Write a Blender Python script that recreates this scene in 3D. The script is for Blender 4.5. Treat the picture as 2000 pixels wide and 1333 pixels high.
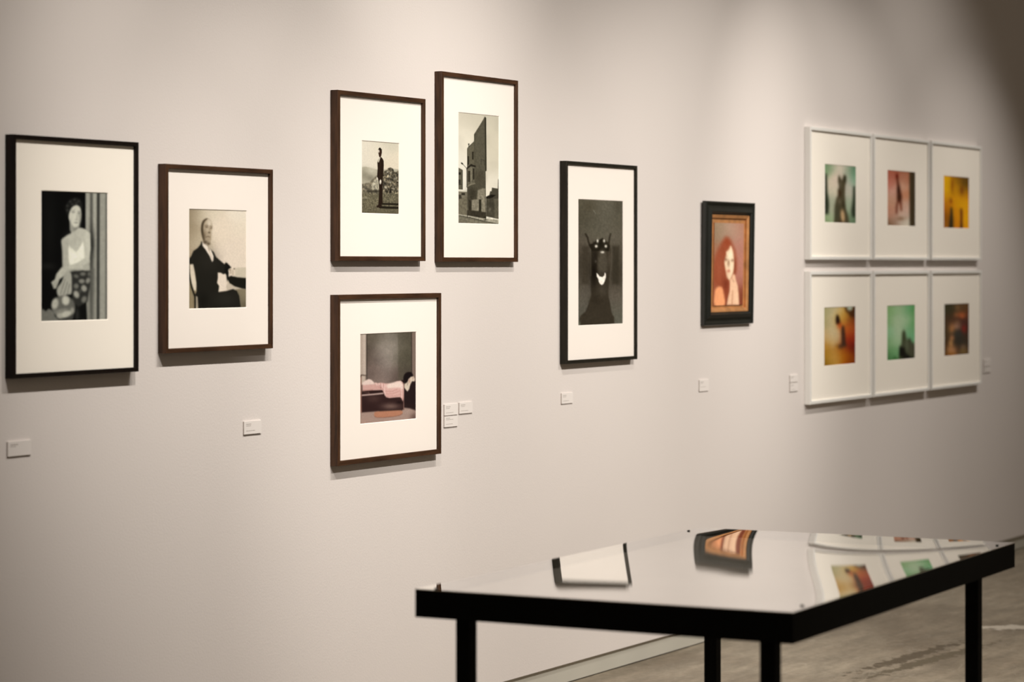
import bpy, math, random
import numpy as np
from mathutils import Vector

# ------------------------------------------------------------------ camera, world, lights, exposure
sc = bpy.context.scene
for o in list(bpy.data.objects):
    bpy.data.objects.remove(o, do_unlink=True)
COL = sc.collection

YAW = math.radians(29.368)          # angle between the view axis and the picture wall
CAM = Vector((0.0, -4.6867, 1.6))
cd = bpy.data.cameras.new('camera')
cam = bpy.data.objects.new('camera', cd)
COL.objects.link(cam)
cam.location = CAM
cam.rotation_euler = (math.pi / 2, 0, YAW - math.pi / 2)
cd.sensor_width = 36.0
cd.lens = 91.8
cd.shift_y = -0.07525
cd.clip_start = 0.05
cd.clip_end = 200
cd.dof.use_dof = True
cd.dof.focus_distance = 8.8
cd.dof.aperture_fstop = 3.1
sc.camera = cam

w = bpy.data.worlds.new('world')
sc.world = w
w.use_nodes = True
w.node_tree.nodes['Background'].inputs[0].default_value = (1.0, 0.82, 0.61, 1)
w.node_tree.nodes['Background'].inputs[1].default_value = 0.13

sc.view_settings.view_transform = 'Standard'
sc.view_settings.look = 'None'
sc.view_settings.gamma = 1.0
sc.view_settings.use_curve_mapping = False
sc.view_settings.exposure = 0.0


def spot(name, x, y, z, tx, tz, power, cone, blend=1.0, col=(1.0, 0.95, 0.87), ty=0.0, r=0.02):
    ld = bpy.data.lights.new(name, 'SPOT')
    ld.energy = power
    ld.color = col
    ld.spot_size = math.radians(cone)
    ld.spot_blend = blend
    ld.shadow_soft_size = r
    o = bpy.data.objects.new(name, ld)
    COL.objects.link(o)
    o.location = (x, y, z)
    o.rotation_euler = (Vector((tx, ty, tz)) - Vector((x, y, z))).to_track_quat('-Z', 'Y').to_euler()
    return o


# ceiling track close to the wall (1.9 m out) and a second track further into the room (3.6 m out)
spot('track_and_fill_spot', 4.60, -1.93, 4.0, 6.40, 1.35, 310, 42.0)
spot('track_and_fill_spot', 5.60, -1.93, 4.0, 6.49, 1.43, 115, 43.1)
spot('track_and_fill_spot', 6.45, -1.93, 4.0, 6.07, 0.16, 203, 43.3)
spot('track_and_fill_spot', 6.95, -1.93, 4.0, 7.52, 1.44, 243, 61.3)
spot('track_and_fill_spot', 7.70, -1.93, 4.0, 8.47, 1.07, 61, 80.8)
spot('track_and_fill_spot', 10.30, -1.93, 4.0, 11.26, 1.54, 232, 54.8)
spot('track_and_fill_spot', 12.30, -1.93, 4.0, 12.33, 0.78, 119, 85.7)
spot('track_and_fill_spot', 13.30, -1.93, 4.0, 13.20, 0.30, 144, 61.9)
spot('track_and_fill_spot', 6.30, -3.60, 4.0, 8.95, 0.65, 804, 53.1)
spot('track_and_fill_spot', 10.10, -3.60, 4.0, 9.93, 1.55, 477, 45.6)

# added fill spots: one brightens the display table, one the floor beyond it
spot('track_and_fill_spot', 6.00, -3.60, 4.0, 6.05, 0.80, 170, 34, ty=-1.95)
spot('track_and_fill_spot', 9.30, -2.60, 4.0, 9.40, 0.00, 430, 52, ty=-1.7)

# ------------------------------------------------------------------ helpers
def nt(name):
    m = bpy.data.materials.new(name)
    m.use_nodes = True
    t = m.node_tree
    b = t.nodes['Principled BSDF']
    return m, t, b


def lin(c):
    c = np.asarray(c, float) / 255.0
    return np.where(c <= 0.04045, c / 12.92, ((c + 0.055) / 1.055) ** 2.4)


def simple(name, col, rough=0.6, spec=0.4, bump=0.0, bscale=200.0, var=0.0, vscale=20.0, stretch=(1, 1, 1)):
    m, t, b = nt(name)
    b.inputs['Roughness'].default_value = rough
    b.inputs['Specular IOR Level'].default_value = spec
    tc = t.nodes.new('ShaderNodeTexCoord')
    mp = t.nodes.new('ShaderNodeMapping')
    mp.inputs['Scale'].default_value = stretch
    t.links.new(tc.outputs['Object'], mp.inputs['Vector'])
    if var > 0:
        n = t.nodes.new('ShaderNodeTexNoise')
        n.inputs['Scale'].default_value = vscale
        n.inputs['Detail'].default_value = 6
        t.links.new(mp.outputs[0], n.inputs['Vector'])
        r = t.nodes.new('ShaderNodeValToRGB')
        r.color_ramp.elements[0].position = 0.3
        r.color_ramp.elements[1].position = 0.7
        r.color_ramp.elements[0].color = (*[c * (1 - var) for c in col], 1)
        r.color_ramp.elements[1].color = (*[min(1, c * (1 + var)) for c in col], 1)
        t.links.new(n.outputs['Fac'], r.inputs[0])
        t.links.new(r.outputs[0], b.inputs['Base Color'])
    else:
        b.inputs['Base Color'].default_value = (*col, 1)
    if bump > 0:
        n2 = t.nodes.new('ShaderNodeTexNoise')
        n2.inputs['Scale'].default_value = bscale
        n2.inputs['Detail'].default_value = 3
        t.links.new(mp.outputs[0], n2.inputs['Vector'])
        bp = t.nodes.new('ShaderNodeBump')
        bp.inputs['Strength'].default_value = bump
        bp.inputs['Distance'].default_value = 0.002
        t.links.new(n2.outputs['Fac'], bp.inputs['Height'])
        t.links.new(bp.outputs[0], b.inputs['Normal'])
    return m


def obj(name, verts, faces, mat, parent=None, loc=(0, 0, 0), smooth=False):
    me = bpy.data.meshes.new(name)
    me.from_pydata([tuple(v) for v in verts], [], faces)
    me.update()
    if mat:
        me.materials.append(mat)
    if smooth:
        for p in me.polygons:
            p.use_smooth = True
    o = bpy.data.objects.new(name, me)
    COL.objects.link(o)
    o.location = loc
    if parent:
        o.parent = parent
    return o


class MB:
    """collects solids for one mesh"""
    def __init__(s):
        s.v = []; s.f = []

    def add(s, v, f):
        k = len(s.v)
        s.v += [tuple(p) for p in v]
        s.f += [tuple(i + k for i in q) for q in f]
        return s

    def box(s, a, b, c=0.0):
        """box from a to b with all edges chamfered by c"""
        (x0, y0, z0), (x1, y1, z1) = a, b
        if c <= 0:
            v = [(x0, y0, z0), (x1, y0, z0), (x1, y1, z0), (x0, y1, z0), (x0, y0, z1), (x1, y0, z1), (x1, y1, z1), (x0, y1, z1)]
            f = [(0, 3, 2, 1), (4, 5, 6, 7), (0, 1, 5, 4), (1, 2, 6, 5), (2, 3, 7, 6), (3, 0, 4, 7)]
            return s.add(v, f)
        import bmesh
        bm = bmesh.new()
        bmesh.ops.create_cube(bm, size=1.0)
        for q in bm.verts:
            q.co = Vector(((x0 + x1) / 2 + q.co.x * (x1 - x0), (y0 + y1) / 2 + q.co.y * (y1 - y0), (z0 + z1) / 2 + q.co.z * (z1 - z0)))
        bmesh.ops.bevel(bm, geom=list(bm.edges), offset=c, segments=2, affect='EDGES', profile=0.5)
        bm.verts.index_update()
        v = [tuple(q.co) for q in bm.verts]
        f = [tuple(l.index for l in p.verts) for p in bm.faces]
        bm.free()
        return s.add(v, f)

    def cyl(s, p, r, h, n=20, cap=0.0):
        x, y, z = p
        rings = [(r, z), (r, z + h - cap), (r - cap, z + h)]
        v = []
        for rr, zz in rings:
            v += [(x + rr * math.cos(2 * math.pi * i / n), y + rr * math.sin(2 * math.pi * i / n), zz) for i in range(n)]
        f = []
        for k in range(2):
            for i in range(n):
                j = (i + 1) % n
                f.append((k * n + i, k * n + j, (k + 1) * n + j, (k + 1) * n + i))
        f.append(tuple(range(n - 1, -1, -1)))
        f.append(tuple(2 * n + i for i in range(n)))
        return s.add(v, f)

    def build(s, name, mat, parent=None, loc=(0, 0, 0), smooth=False):
        return obj(name, s.v, s.f, mat, parent, loc, smooth)


def thing(name, label, cat, loc, rot=(0, 0, 0), group=None):
    o = bpy.data.objects.new(name, None)
    COL.objects.link(o)
    o.empty_display_size = 0.05
    o.location = loc
    o.rotation_euler = rot
    o['label'] = label
    o['category'] = cat
    if group:
        o['group'] = group
    return o


# ------------------------------------------------------------------ materials
M = {}
M['wall'] = simple('painted_wall', (0.695, 0.637, 0.61), 0.75, 0.25, bump=0.25, bscale=140, var=0.012, vscale=1.2)
M['skirting'] = simple('skirting_paint', (0.50, 0.475, 0.415), 0.55, 0.35, var=0.04, vscale=3)
M['brown_wood'] = simple('dark_brown_wood', (0.050, 0.022, 0.010), 0.5, 0.25, bump=0.35, bscale=60, var=0.45, vscale=26, stretch=(3, 3, 0.35))
M['brown_wood_h'] = simple('dark_brown_wood_across', (0.050, 0.022, 0.010), 0.5, 0.25, bump=0.35, bscale=60, var=0.45, vscale=26, stretch=(0.35, 3, 3))
M['deep_wood'] = simple('near_black_brown_wood', (0.006, 0.003, 0.002), 0.55, 0.15, var=0.4, vscale=30, stretch=(3, 3, 0.4))
M['black_wood'] = simple('black_stained_wood', (0.012, 0.010, 0.006), 0.55, 0.2, bump=0.2, bscale=80, var=0.35, vscale=30, stretch=(3, 3, 0.4))
M['white_paint'] = simple('white_lacquered_wood', (0.80, 0.78, 0.75), 0.5, 0.4, var=0.01, vscale=6)
M['mat'] = simple('mat_board', (0.87, 0.80, 0.745), 0.95, 0.0)
M['raised_mat'] = simple('raised_mat_board', (0.95, 0.885, 0.80), 0.95, 0.0)  # mat board colour raised to offset the weaker light on these frames
M['mat_core'] = simple('mat_board_core', (0.80, 0.77, 0.70), 0.9, 0.1)
M['label'] = simple('label_board', (0.745, 0.69, 0.66), 0.8, 0.15)
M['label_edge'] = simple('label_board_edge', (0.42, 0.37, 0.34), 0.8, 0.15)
M['ink'] = simple('printed_ink', (0.38, 0.34, 0.31), 0.8, 0.1)
M['steel'] = simple('black_powder_coated_steel', (0.004, 0.004, 0.0035), 0.65, 0.15, bump=0.15, bscale=300, var=0.2, vscale=40)
M['screw'] = simple('dark_screw_head', (0.03, 0.027, 0.025), 0.4, 0.5)
M['case_floor'] = simple('pale_display_cloth', (0.74, 0.69, 0.62), 0.9, 0.1, bump=0.2, bscale=400, var=0.06, vscale=8)
M['glass_edge'] = simple('polished_glass_edge', (0.72, 0.64, 0.52), 0.3, 0.5)
M['gold'] = simple('aged_gold_leaf', (0.56, 0.26, 0.10), 0.42, 0.5, bump=0.2, bscale=120, var=0.25, vscale=18)
M['gold'].node_tree.nodes['Principled BSDF'].inputs['Metallic'].default_value = 0.35
M['ebony'] = simple('ebonised_moulding', (0.006, 0.007, 0.005), 0.36, 0.6, bump=0.15, bscale=50, var=0.3, vscale=20)
M['wire'] = simple('backing_board', (0.10, 0.08, 0.06), 0.8, 0.2)


def glass_mat(name, ior, double, haze=0.0, tint=(1, 1, 1)):
    m = bpy.data.materials.new(name)
    m.use_nodes = True
    t = m.node_tree
    t.nodes.clear()
    out = t.nodes.new('ShaderNodeOutputMaterial')
    mix = t.nodes.new('ShaderNodeMixShader')
    tr = t.nodes.new('ShaderNodeBsdfTransparent')
    tr.inputs[0].default_value = (*tint, 1)
    gl = t.nodes.new('ShaderNodeBsdfGlossy')
    gl.inputs['Roughness'].default_value = haze
    gl.inputs['Color'].default_value = (1, 1, 1, 1)
    fr = t.nodes.new('ShaderNodeFresnel')
    # a thin pane reflects the same from both sides, so undo the node's inversion of the index on back faces
    ge = t.nodes.new('ShaderNodeNewGeometry')
    mi = t.nodes.new('ShaderNodeMix')
    mi.inputs[2].default_value = ior
    mi.inputs[3].default_value = 1.0 / ior
    t.links.new(ge.outputs['Backfacing'], mi.inputs[0])
    t.links.new(mi.outputs[0], fr.inputs['IOR'])
    t.links.new(tr.outputs[0], mix.inputs[1])
    t.links.new(gl.outputs[0], mix.inputs[2])
    t.links.new(mix.outputs[0], out.inputs[0])
    if double:      # laminated double pane, four reflecting faces: 4F / (1 + 3F)
        a = t.nodes.new('ShaderNodeMath'); a.operation = 'MULTIPLY'; a.inputs[1].default_value = 4.0
        d3 = t.nodes.new('ShaderNodeMath'); d3.operation = 'MULTIPLY'; d3.inputs[1].default_value = 3.0
        b = t.nodes.new('ShaderNodeMath'); b.operation = 'ADD'; b.inputs[1].default_value = 1.0
        c = t.nodes.new('ShaderNodeMath'); c.operation = 'DIVIDE'
        t.links.new(fr.outputs[0], a.inputs[0]); t.links.new(fr.outputs[0], d3.inputs[0]); t.links.new(d3.outputs[0], b.inputs[0])
        t.links.new(a.outputs[0], c.inputs[0]); t.links.new(b.outputs[0], c.inputs[1])
        t.links.new(c.outputs[0], mix.inputs[0])
    else:
        t.links.new(fr.outputs[0], mix.inputs[0])
    return m


M['pane'] = glass_mat('coated_picture_glass', 1.12, False)
M['table_glass'] = glass_mat('table_glass', 1.58, True, 0.012)

m, t, b = nt('print_colour')
ca = t.nodes.new('ShaderNodeVertexColor')
ca.layer_name = 'Col'
t.links.new(ca.outputs['Color'], b.inputs['Base Color'])
b.inputs['Roughness'].default_value = 1.0
b.inputs['Specular IOR Level'].default_value = 0.0
M['print'] = m

# concrete floor: worn, streaked, with a few cracks and one pale plaster stain
m, t, b = nt('worn_concrete')
N = t.nodes.new
L = t.links.new
tc = N('ShaderNodeTexCoord')


def noise(scale, detail=5, rough=0.55, stretch=(1, 1, 1), rot=0.0, dist=0.0):
    mp = N('ShaderNodeMapping')
    mp.inputs['Scale'].default_value = stretch
    mp.inputs['Rotation'].default_value = (0, 0, rot)
    L(tc.outputs['Object'], mp.inputs['Vector'])
    n = N('ShaderNodeTexNoise')
    n.inputs['Scale'].default_value = scale
    n.inputs['Detail'].default_value = detail
    n.inputs['Roughness'].default_value = rough
    n.inputs['Distortion'].default_value = dist
    L(mp.outputs[0], n.inputs['Vector'])
    return n


def ramp(src, p0, p1, c0, c1):
    r = N('ShaderNodeValToRGB')
    r.color_ramp.elements[0].position = p0
    r.color_ramp.elements[1].position = p1
    r.color_ramp.elements[0].color = (*c0, 1)
    r.color_ramp.elements[1].color = (*c1, 1)
    L(src, r.inputs[0])
    return r


def mixc(fac, a, bb, mode='MIX'):
    x = N('ShaderNodeMix')
    x.data_type = 'RGBA'
    x.blend_type = mode
    if isinstance(fac, float):
        x.inputs[0].default_value = fac
    else:
        L(fac, x.inputs[0])
    for s, q in ((6, a), (7, bb)):
        if isinstance(q, tuple):
            x.inputs[s].default_value = (*q, 1)
        else:
            L(q, x.inputs[s])
    return x.outputs[2]


def near(cx, cy, rx, ry, rot, wob):
    """1 inside a wobbly ellipse on the floor, 0 outside"""
    mp = N('ShaderNodeMapping')
    mp.vector_type = 'TEXTURE'
    mp.inputs['Location'].default_value = (cx, cy, 0)
    mp.inputs['Rotation'].default_value = (0, 0, rot)
    mp.inputs['Scale'].default_value = (rx, ry, 1)
    L(tc.outputs['Object'], mp.inputs['Vector'])
    ln = N('ShaderNodeVectorMath'); ln.operation = 'LENGTH'
    L(mp.outputs[0], ln.inputs[0])
    nn = noise(wob[0], 5, 0.6)
    s = N('ShaderNodeMath'); s.operation = 'MULTIPLY_ADD'
    L(nn.outputs['Fac'], s.inputs[0]); s.inputs[1].default_value = wob[1]
    L(ln.outputs['Value'], s.inputs[2])
    r = N('ShaderNodeMapRange')
    r.inputs['From Min'].default_value = 0.7 + wob[1] * 0.5
    r.inputs['From Max'].default_value = 1.0 + wob[1] * 0.5
    r.inputs['To Min'].default_value = 1.0
    r.inputs['To Max'].default_value = 0.0
    L(s.outputs[0], r.inputs['Value'])
    return r.outputs[0]


base = ramp(noise(1.1, 8, 0.6, (1, 1, 1), 0, 0.6).outputs['Fac'], 0.38, 0.62, (0.188, 0.154, 0.113), (0.288, 0.247, 0.190))
streak = ramp(noise(2.6, 6, 0.6, (1.0, 5.0, 1), math.radians(28)).outputs['Fac'], 0.38, 0.62, (0.80, 0.80, 0.79), (1.08, 1.07, 1.06))
c1 = mixc(1.0, base.outputs[0], streak.outputs[0], 'MULTIPLY')
fine = ramp(noise(30, 5, 0.7).outputs['Fac'], 0.36, 0.64, (0.84, 0.83, 0.81), (1.1, 1.1, 1.1))
c2 = mixc(1.0, c1, fine.outputs[0], 'MULTIPLY')
light_line = ramp(noise(1.7, 3, 0.5, (1.0, 3.0, 1), math.radians(12), 1.5).outputs['Fac'], 0.5, 0.508, (0, 0, 0), (1, 1, 1))
ll2 = ramp(noise(1.7, 3, 0.5, (1.0, 3.0, 1), math.radians(12), 1.5).outputs['Fac'], 0.508, 0.516, (1, 1, 1), (0, 0, 0))
lm = mixc(1.0, light_line.outputs[0], ll2.outputs[0], 'MULTIPLY')
lm2 = mixc(0.75, lm, (0, 0, 0))
c3 = mixc(lm2, c2, (0.42, 0.38, 0.31))
spotm = near(11.09, -0.97, 0.15, 0.085, math.radians(-61), (13, 2.2))
c4 = mixc(spotm, c3, (0.58, 0.53, 0.45))
crk = near(10.08, -0.89, 0.55, 0.045, math.radians(-5), (21, 3.4))
c5 = mixc(crk, c4, (0.085, 0.065, 0.04))
crk2 = near(10.0, -0.99, 0.60, 0.045, math.radians(-6), (24, 3.6))
c6 = mixc(crk2, c5, (0.10, 0.08, 0.05))
L(c6, b.inputs['Base Color'])
b.inputs['Roughness'].default_value = 0.55
b.inputs['Specular IOR Level'].default_value = 0.35
bp = N('ShaderNodeBump'); bp.inputs['Strength'].default_value = 0.35; bp.inputs['Distance'].default_value = 0.004
L(noise(14, 8, 0.65).outputs['Fac'], bp.inputs['Height'])
L(bp.outputs[0], b.inputs['Normal'])
M['floor'] = m

# ------------------------------------------------------------------ setting
WX0, WX1, WH, REC = -3.0, 30.0, 5.2, 0.079
o = MB().box((WX0, -0.000, REC), (WX1, 0.12, WH)).build('wall_left', M['wall'])
o['kind'] = 'structure'
# recessed skirting board under the lifted edge of the wall lining
o = MB().box((WX0, 0.014, 0.0045), (WX1, 0.12, REC)).build('baseboard_left', M['skirting'])
o['kind'] = 'structure'
o = MB().box((WX0, 0.022, -0.01), (WX1, 0.12, 0.0045)).build('gap_shade_1', simple('shadow_gap', (0.03, 0.028, 0.022), 0.9, 0.1))  # dark strip coloured as the shade in the open gap at the floor
o['kind'] = 'structure'
o = MB().box((WX0, -9.0, -0.2), (WX1, 0.022, 0.0)).build('floor', M['floor'])
o['kind'] = 'structure'

# ------------------------------------------------------------------ painting kit for the prints
RNG = np.random.RandomState(7)


def vnoise(h, w, cell, seed):
    r = np.random.RandomState(seed)
    gh, gw = int(h / cell) + 3, int(w / cell) + 3
    g = r.rand(gh, gw)
    y = np.arange(h) / cell; x = np.arange(w) / cell
    yi = y.astype(int); xi = x.astype(int)
    fy = (y - yi); fx = (x - xi)
    fy = (fy * fy * (3 - 2 * fy))[:, None]; fx = (fx * fx * (3 - 2 * fx))[None, :]
    a = g[np.ix_(yi, xi)]; b_ = g[np.ix_(yi, xi + 1)]; c = g[np.ix_(yi + 1, xi)]; d = g[np.ix_(yi + 1, xi + 1)]
    return (a * (1 - fx) + b_ * fx) * (1 - fy) + (c * (1 - fx) + d * fx) * fy


def fnoise(h, w, cell, seed, octv=4):
    s = np.zeros((h, w)); a = 1.0; tot = 0
    for k in range(octv):
        s += a * vnoise(h, w, max(1.0, cell / 2 ** k), seed + k); tot += a; a *= 0.55
    return s / tot


class Art:
    """A small painter. quad = the four corners (tl, tr, br, bl) of the picture in sketch units."""
    def __init__(s, W, H, quad):
        s.W, s.H = W, H
        src = quad
        dst = [(0, 0), (W, 0), (W, H), (0, H)]
        A = []; B = []
        for (x, y), (u, v) in zip(src, dst):
            A.append([x, y, 1, 0, 0, 0, -u * x, -u * y]); B.append(u)
            A.append([0, 0, 0, x, y, 1, -v * x, -v * y]); B.append(v)
        h = np.linalg.solve(np.array(A, float), np.array(B, float))
        s.Hm = np.append(h, 1).reshape(3, 3)
        Hi = np.linalg.inv(s.Hm)
        yy, xx = np.mgrid[0:H, 0:W] + 0.5
        q = np.stack([xx, yy, np.ones_like(xx)], -1) @ Hi.T
        s.X = q[..., 0] / q[..., 2]; s.Y = q[..., 1] / q[..., 2]       # sketch coordinates of each cell
        s.img = np.zeros((H, W, 3))

    def fill(s, c):
        s.img[:] = c

    def grid(s, pts, power=3.0):
        """smooth colour field from scattered samples (x, y, (r, g, b))"""
        num = np.zeros_like(s.img); den = np.zeros(s.X.shape)
        for x, y, c in pts:
            q = (s.X - x) ** 2 + (s.Y - y) ** 2
            d = np.exp(-q / (2 * 85.0 ** 2)) + 0.02 * np.exp(-q / (2 * 220.0 ** 2)) + 1e-9
            num += d[..., None] * np.array(c, float); den += d
        s.img = num / den[..., None]

    def blur(s, r):
        k = np.arange(-int(3 * r) - 1, int(3 * r) + 2)
        wt = np.exp(-0.5 * (k / r) ** 2); wt /= wt.sum()
        for ax in (0, 1):
            p = np.pad(s.img, [(len(k) // 2,) * 2 if ax == i else (0, 0) for i in range(3)], mode='edge')
            n = s.img.shape[ax]
            s.img = sum(wv * (p[i:i + n] if ax == 0 else p[:, i:i + n]) for i, wv in enumerate(wt))

    def put(s, a, c):
        a = np.clip(a, 0, 1)[..., None]
        s.img = s.img * (1 - a) + np.array(c, float) * a

    def sdf(s, P):
        P = np.array(P, float); n = len(P)
        d = np.full(s.X.shape, 1e18); inside = np.zeros(s.X.shape, bool)
        for i in range(n):
            x0, y0 = P[i]; x1, y1 = P[(i + 1) % n]
            ex, ey = x1 - x0, y1 - y0
            wx, wy = s.X - x0, s.Y - y0
            tt = np.clip((wx * ex + wy * ey) / (ex * ex + ey * ey + 1e-9), 0, 1)
            d = np.minimum(d, (wx - ex * tt) ** 2 + (wy - ey * tt) ** 2)
            cond = ((y0 > s.Y) != (y1 > s.Y))
            with np.errstate(divide='ignore', invalid='ignore'):
                xi = (x1 - x0) * (s.Y - y0) / (y1 - y0 + 1e-12) + x0
            inside ^= cond & (s.X < xi)
        d = np.sqrt(d)
        return np.where(inside, -d, d)

    def poly(s, P, c, soft=5, a=1.0, smooth=False, tex=None):
        if smooth:
            Q = []; n = len(P)
            for i in range(n):
                p0, p1, p2, p3 = [np.array(P[(i + k) % n], float) for k in (-1, 0, 1, 2)]
                for tt in (0, 0.33, 0.66):
                    Q.append(0.5 * (2 * p1 + (p2 - p0) * tt + (2 * p0 - 5 * p1 + 4 * p2 - p3) * tt ** 2 + (-p0 + 3 * p1 - 3 * p2 + p3) * tt ** 3))
            P = Q
        m = np.clip(0.5 - s.sdf(P) / (2.0 * soft), 0, 1) * a
        if tex is not None:
            m = m * tex
        s.put(m, c)

    def ell(s, x, y, rx, ry, c, soft=5, a=1.0, rot=0.0):
        r = math.radians(rot)
        u = (s.X - x) * math.cos(r) + (s.Y - y) * math.sin(r)
        v = -(s.X - x) * math.sin(r) + (s.Y - y) * math.cos(r)
        q = np.sqrt((u / rx) ** 2 + (v / ry) ** 2) + 1e-6
        d = (q - 1) * min(rx, ry)
        s.put(np.clip(0.5 - d / (2.0 * soft), 0, 1) * a, c)

    def blob(s, x, y, rx, ry, c, a=1.0, rot=0.0):
        r = math.radians(rot)
        u = (s.X - x) * math.cos(r) + (s.Y - y) * math.sin(r)
        v = -(s.X - x) * math.sin(r) + (s.Y - y) * math.cos(r)
        s.put(a * np.exp(-((u / rx) ** 2 + (v / ry) ** 2)), c)

    def line(s, P, wd, c, soft=4, a=1.0):
        d = np.full(s.X.shape, 1e18)
        for (x0, y0), (x1, y1) in zip(P[:-1], P[1:]):
            ex, ey = x1 - x0, y1 - y0
            wx, wy = s.X - x0, s.Y - y0
            tt = np.clip((wx * ex + wy * ey) / (ex * ex + ey * ey + 1e-9), 0, 1)
            d = np.minimum(d, (wx - ex * tt) ** 2 + (wy - ey * tt) ** 2)
        s.put(np.clip(0.5 - (np.sqrt(d) - wd / 2) / (2.0 * soft), 0, 1) * a, c)

    def rect(s, x0, y0, x1, y1, c, soft=4, a=1.0):
        s.poly([(x0, y0), (x1, y0), (x1, y1), (x0, y1)], c, soft, a)

    def noise(s, cell, amp, seed, mask=None, octv=4):
        n = (fnoise(s.H, s.W, cell, seed, octv) - 0.5) * 2 * amp
        if mask is not None:
            n = n * mask
        s.img = np.clip(s.img * (1 + n[..., None]), 0, 255)

    def band(s, y0, y1, soft=20):
        return np.clip((s.Y - y0) / soft, 0, 1) * np.clip((y1 - s.Y) / soft, 0, 1)

    def inside(s, P, soft=8):
        return np.clip(0.5 - s.sdf(P) / (2.0 * soft), 0, 1)


def g(v, warm=1.0):
    return (v, v * (1 - 0.042 * warm), v * (1 - 0.155 * warm))


def art_woman():
    A = Art(140, 240, [(105, 65), (715, 85), (718, 1255), (105, 1275)])
    A.fill(g(10))
    A.blob(190, 400, 60, 380, g(22), 0.6); A.blob(170, 760, 70, 30, g(34), 0.6)
    # curtain folds
    A.rect(514, 60, 730, 1280, g(118), 3)
    for x0, x1, c in ((514, 553, 152), (577, 614, 158), (640, 688, 146)):
        A.rect(x0, 60, x1, 1280, g(c), 7)
    for x0, x1, c in ((553, 577, 84), (614, 638, 52), (694, 722, 96)):
        A.rect(x0, 60, x1, 1280, g(c), 6)
    A.blob(572, 560, 22, 130, g(28), 0.85); A.blob(566, 860, 30, 220, g(66), 0.75)
    A.poly([(545, 780), (590, 780), (600, 1260), (560, 1260)], g(92), 14, 0.6)
    A.poly([(530, 1060), (545, 960), (560, 1270), (525, 1270)], g(120), 8, 0.8)
    # arm of the chair, lower left
    A.poly([(100, 1160), (130, 1148), (155, 1168), (185, 1146), (215, 1160), (240, 1215), (290, 1260), (290, 1290), (100, 1290)], g(108), 5)
    A.poly([(380, 1130), (520, 1060), (530, 1280), (380, 1280)], g(14), 6); A.blob(440, 1200, 20, 70, g(60), 0.6)
    # hair
    A.poly([(345, 300), (330, 240), (345, 190), (385, 150), (430, 138), (468, 158), (485, 200), (478, 245), (440, 215), (400, 225), (380, 270), (365, 310)], g(26), 6, smooth=True)
    for x, y in ((350, 215), (375, 175), (415, 158), (450, 172), (395, 200), (430, 190), (352, 255)):
        A.blob(x, y, 11, 9, g(70), 0.75)
    # neck, face
    A.poly([(372, 360), (460, 380), (455, 420), (480, 450), (390, 470), (372, 430)], g(150), 6)
    A.poly([(362, 325), (372, 265), (398, 222), (435, 208), (464, 230), (474, 275), (472, 330), (458, 375), (436, 404), (412, 406), (385, 375)], g(198), 5, smooth=True)
    A.blob(462, 320, 12, 70, g(140), 0.8); A.blob(380, 350, 10, 40, g(165), 0.6)
    A.ell(402, 270, 14, 7, g(112), 6, 0.9); A.ell(453, 280, 10, 7, g(104), 6, 0.9); A.line([(388, 254), (416, 250)], 5, g(120), 4, 0.8); A.line([(444, 262), (464, 266)], 5, g(110), 4, 0.8); A.blob(436, 318, 7, 26, g(150), 0.7); A.ell(430, 338, 10, 4, g(120), 4, 0.7); A.ell(427, 366, 15, 6, g(112), 5, 0.9)
    A.blob(430, 425, 30, 14, g(104), 0.8)
    # shoulders and chest
    A.poly([(300, 560), (305, 520), (335, 488), (380, 462), (420, 440), (455, 412), (500, 420), (528, 440), (545, 500), (545, 620), (540, 760), (480, 800), (380, 790), (352, 740), (330, 640)], g(184), 6, smooth=True)
    A.blob(430, 520, 70, 60, g(168), 0.6); A.blob(345, 640, 14, 90, g(110), 0.8)
    # camisole
    A.poly([(356, 615), (366, 572), (378, 590), (432, 632), (478, 560), (490, 540), (500, 600), (512, 690), (480, 712), (420, 735), (374, 752), (360, 690)], g(226), 6)
    A.blob(520, 620, 10, 100, g(150), 0.7)
    # arms
    A.line([(322, 530), (330, 640), (332, 770)], 52, g(172), 7)
    A.line([(532, 470), (536, 600), (520, 710)], 46, g(190), 7)
    A.line([(522, 712), (440, 762), (330, 795)], 58, g(182), 7); A.blob(430, 800, 90, 14, g(110), 0.6)
    A.poly([(485, 760), (548, 720), (552, 800), (500, 808)], g(165), 6)
    A.poly([(300, 768), (355, 790), (330, 840), (280, 880), (250, 960), (228, 965), (206, 905), (238, 880), (252, 830)], g(178), 6)
    for P in ([(236, 900), (226, 950)], [(255, 890), (244, 948)]):
        A.line(P, 4, g(110), 3)
    # skirt of dark lace with petals
    A.poly([(385, 820), (480, 800), (555, 800), (555, 930), (530, 1080), (450, 1130), (395, 1080), (385, 950)], g(44), 8)
    for x, y, rx, ry, c, r in ((430, 850, 22, 16, 96, 20), (490, 830, 24, 16, 110, 0), (535, 890, 18, 26, 135, 20), (480, 895, 26, 20, 130, 0), (430, 940, 22, 24, 110, 0),
                               (500, 960, 24, 30, 150, -20), (432, 1015, 24, 34, 160, -20), (500, 1060, 22, 30, 112, 20), (545, 830, 12, 18, 100, 0), (465, 985, 12, 16, 70, 0)):
        A.ell(x, y, rx, ry, g(c), 8, 0.95, r)
    # second hand
    A.poly([(330, 815), (384, 822), (390, 930), (386, 1010), (340, 1020), (300, 1050), (262, 1020), (258, 960), (300, 900)], g(160), 7, smooth=True)
    for P in ([(330, 880), (288, 1010)], [(352, 900), (318, 1020)], [(370, 920), (352, 1010)]):
        A.line(P, 5, g(104), 3.5)
    # bunch at the bottom
    A.ell(315, 1130, 105, 105, g(96), 9)
    A.poly([(240, 1190), (400, 1140), (415, 1180), (395, 1255), (290, 1262)], g(62), 8)
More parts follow.
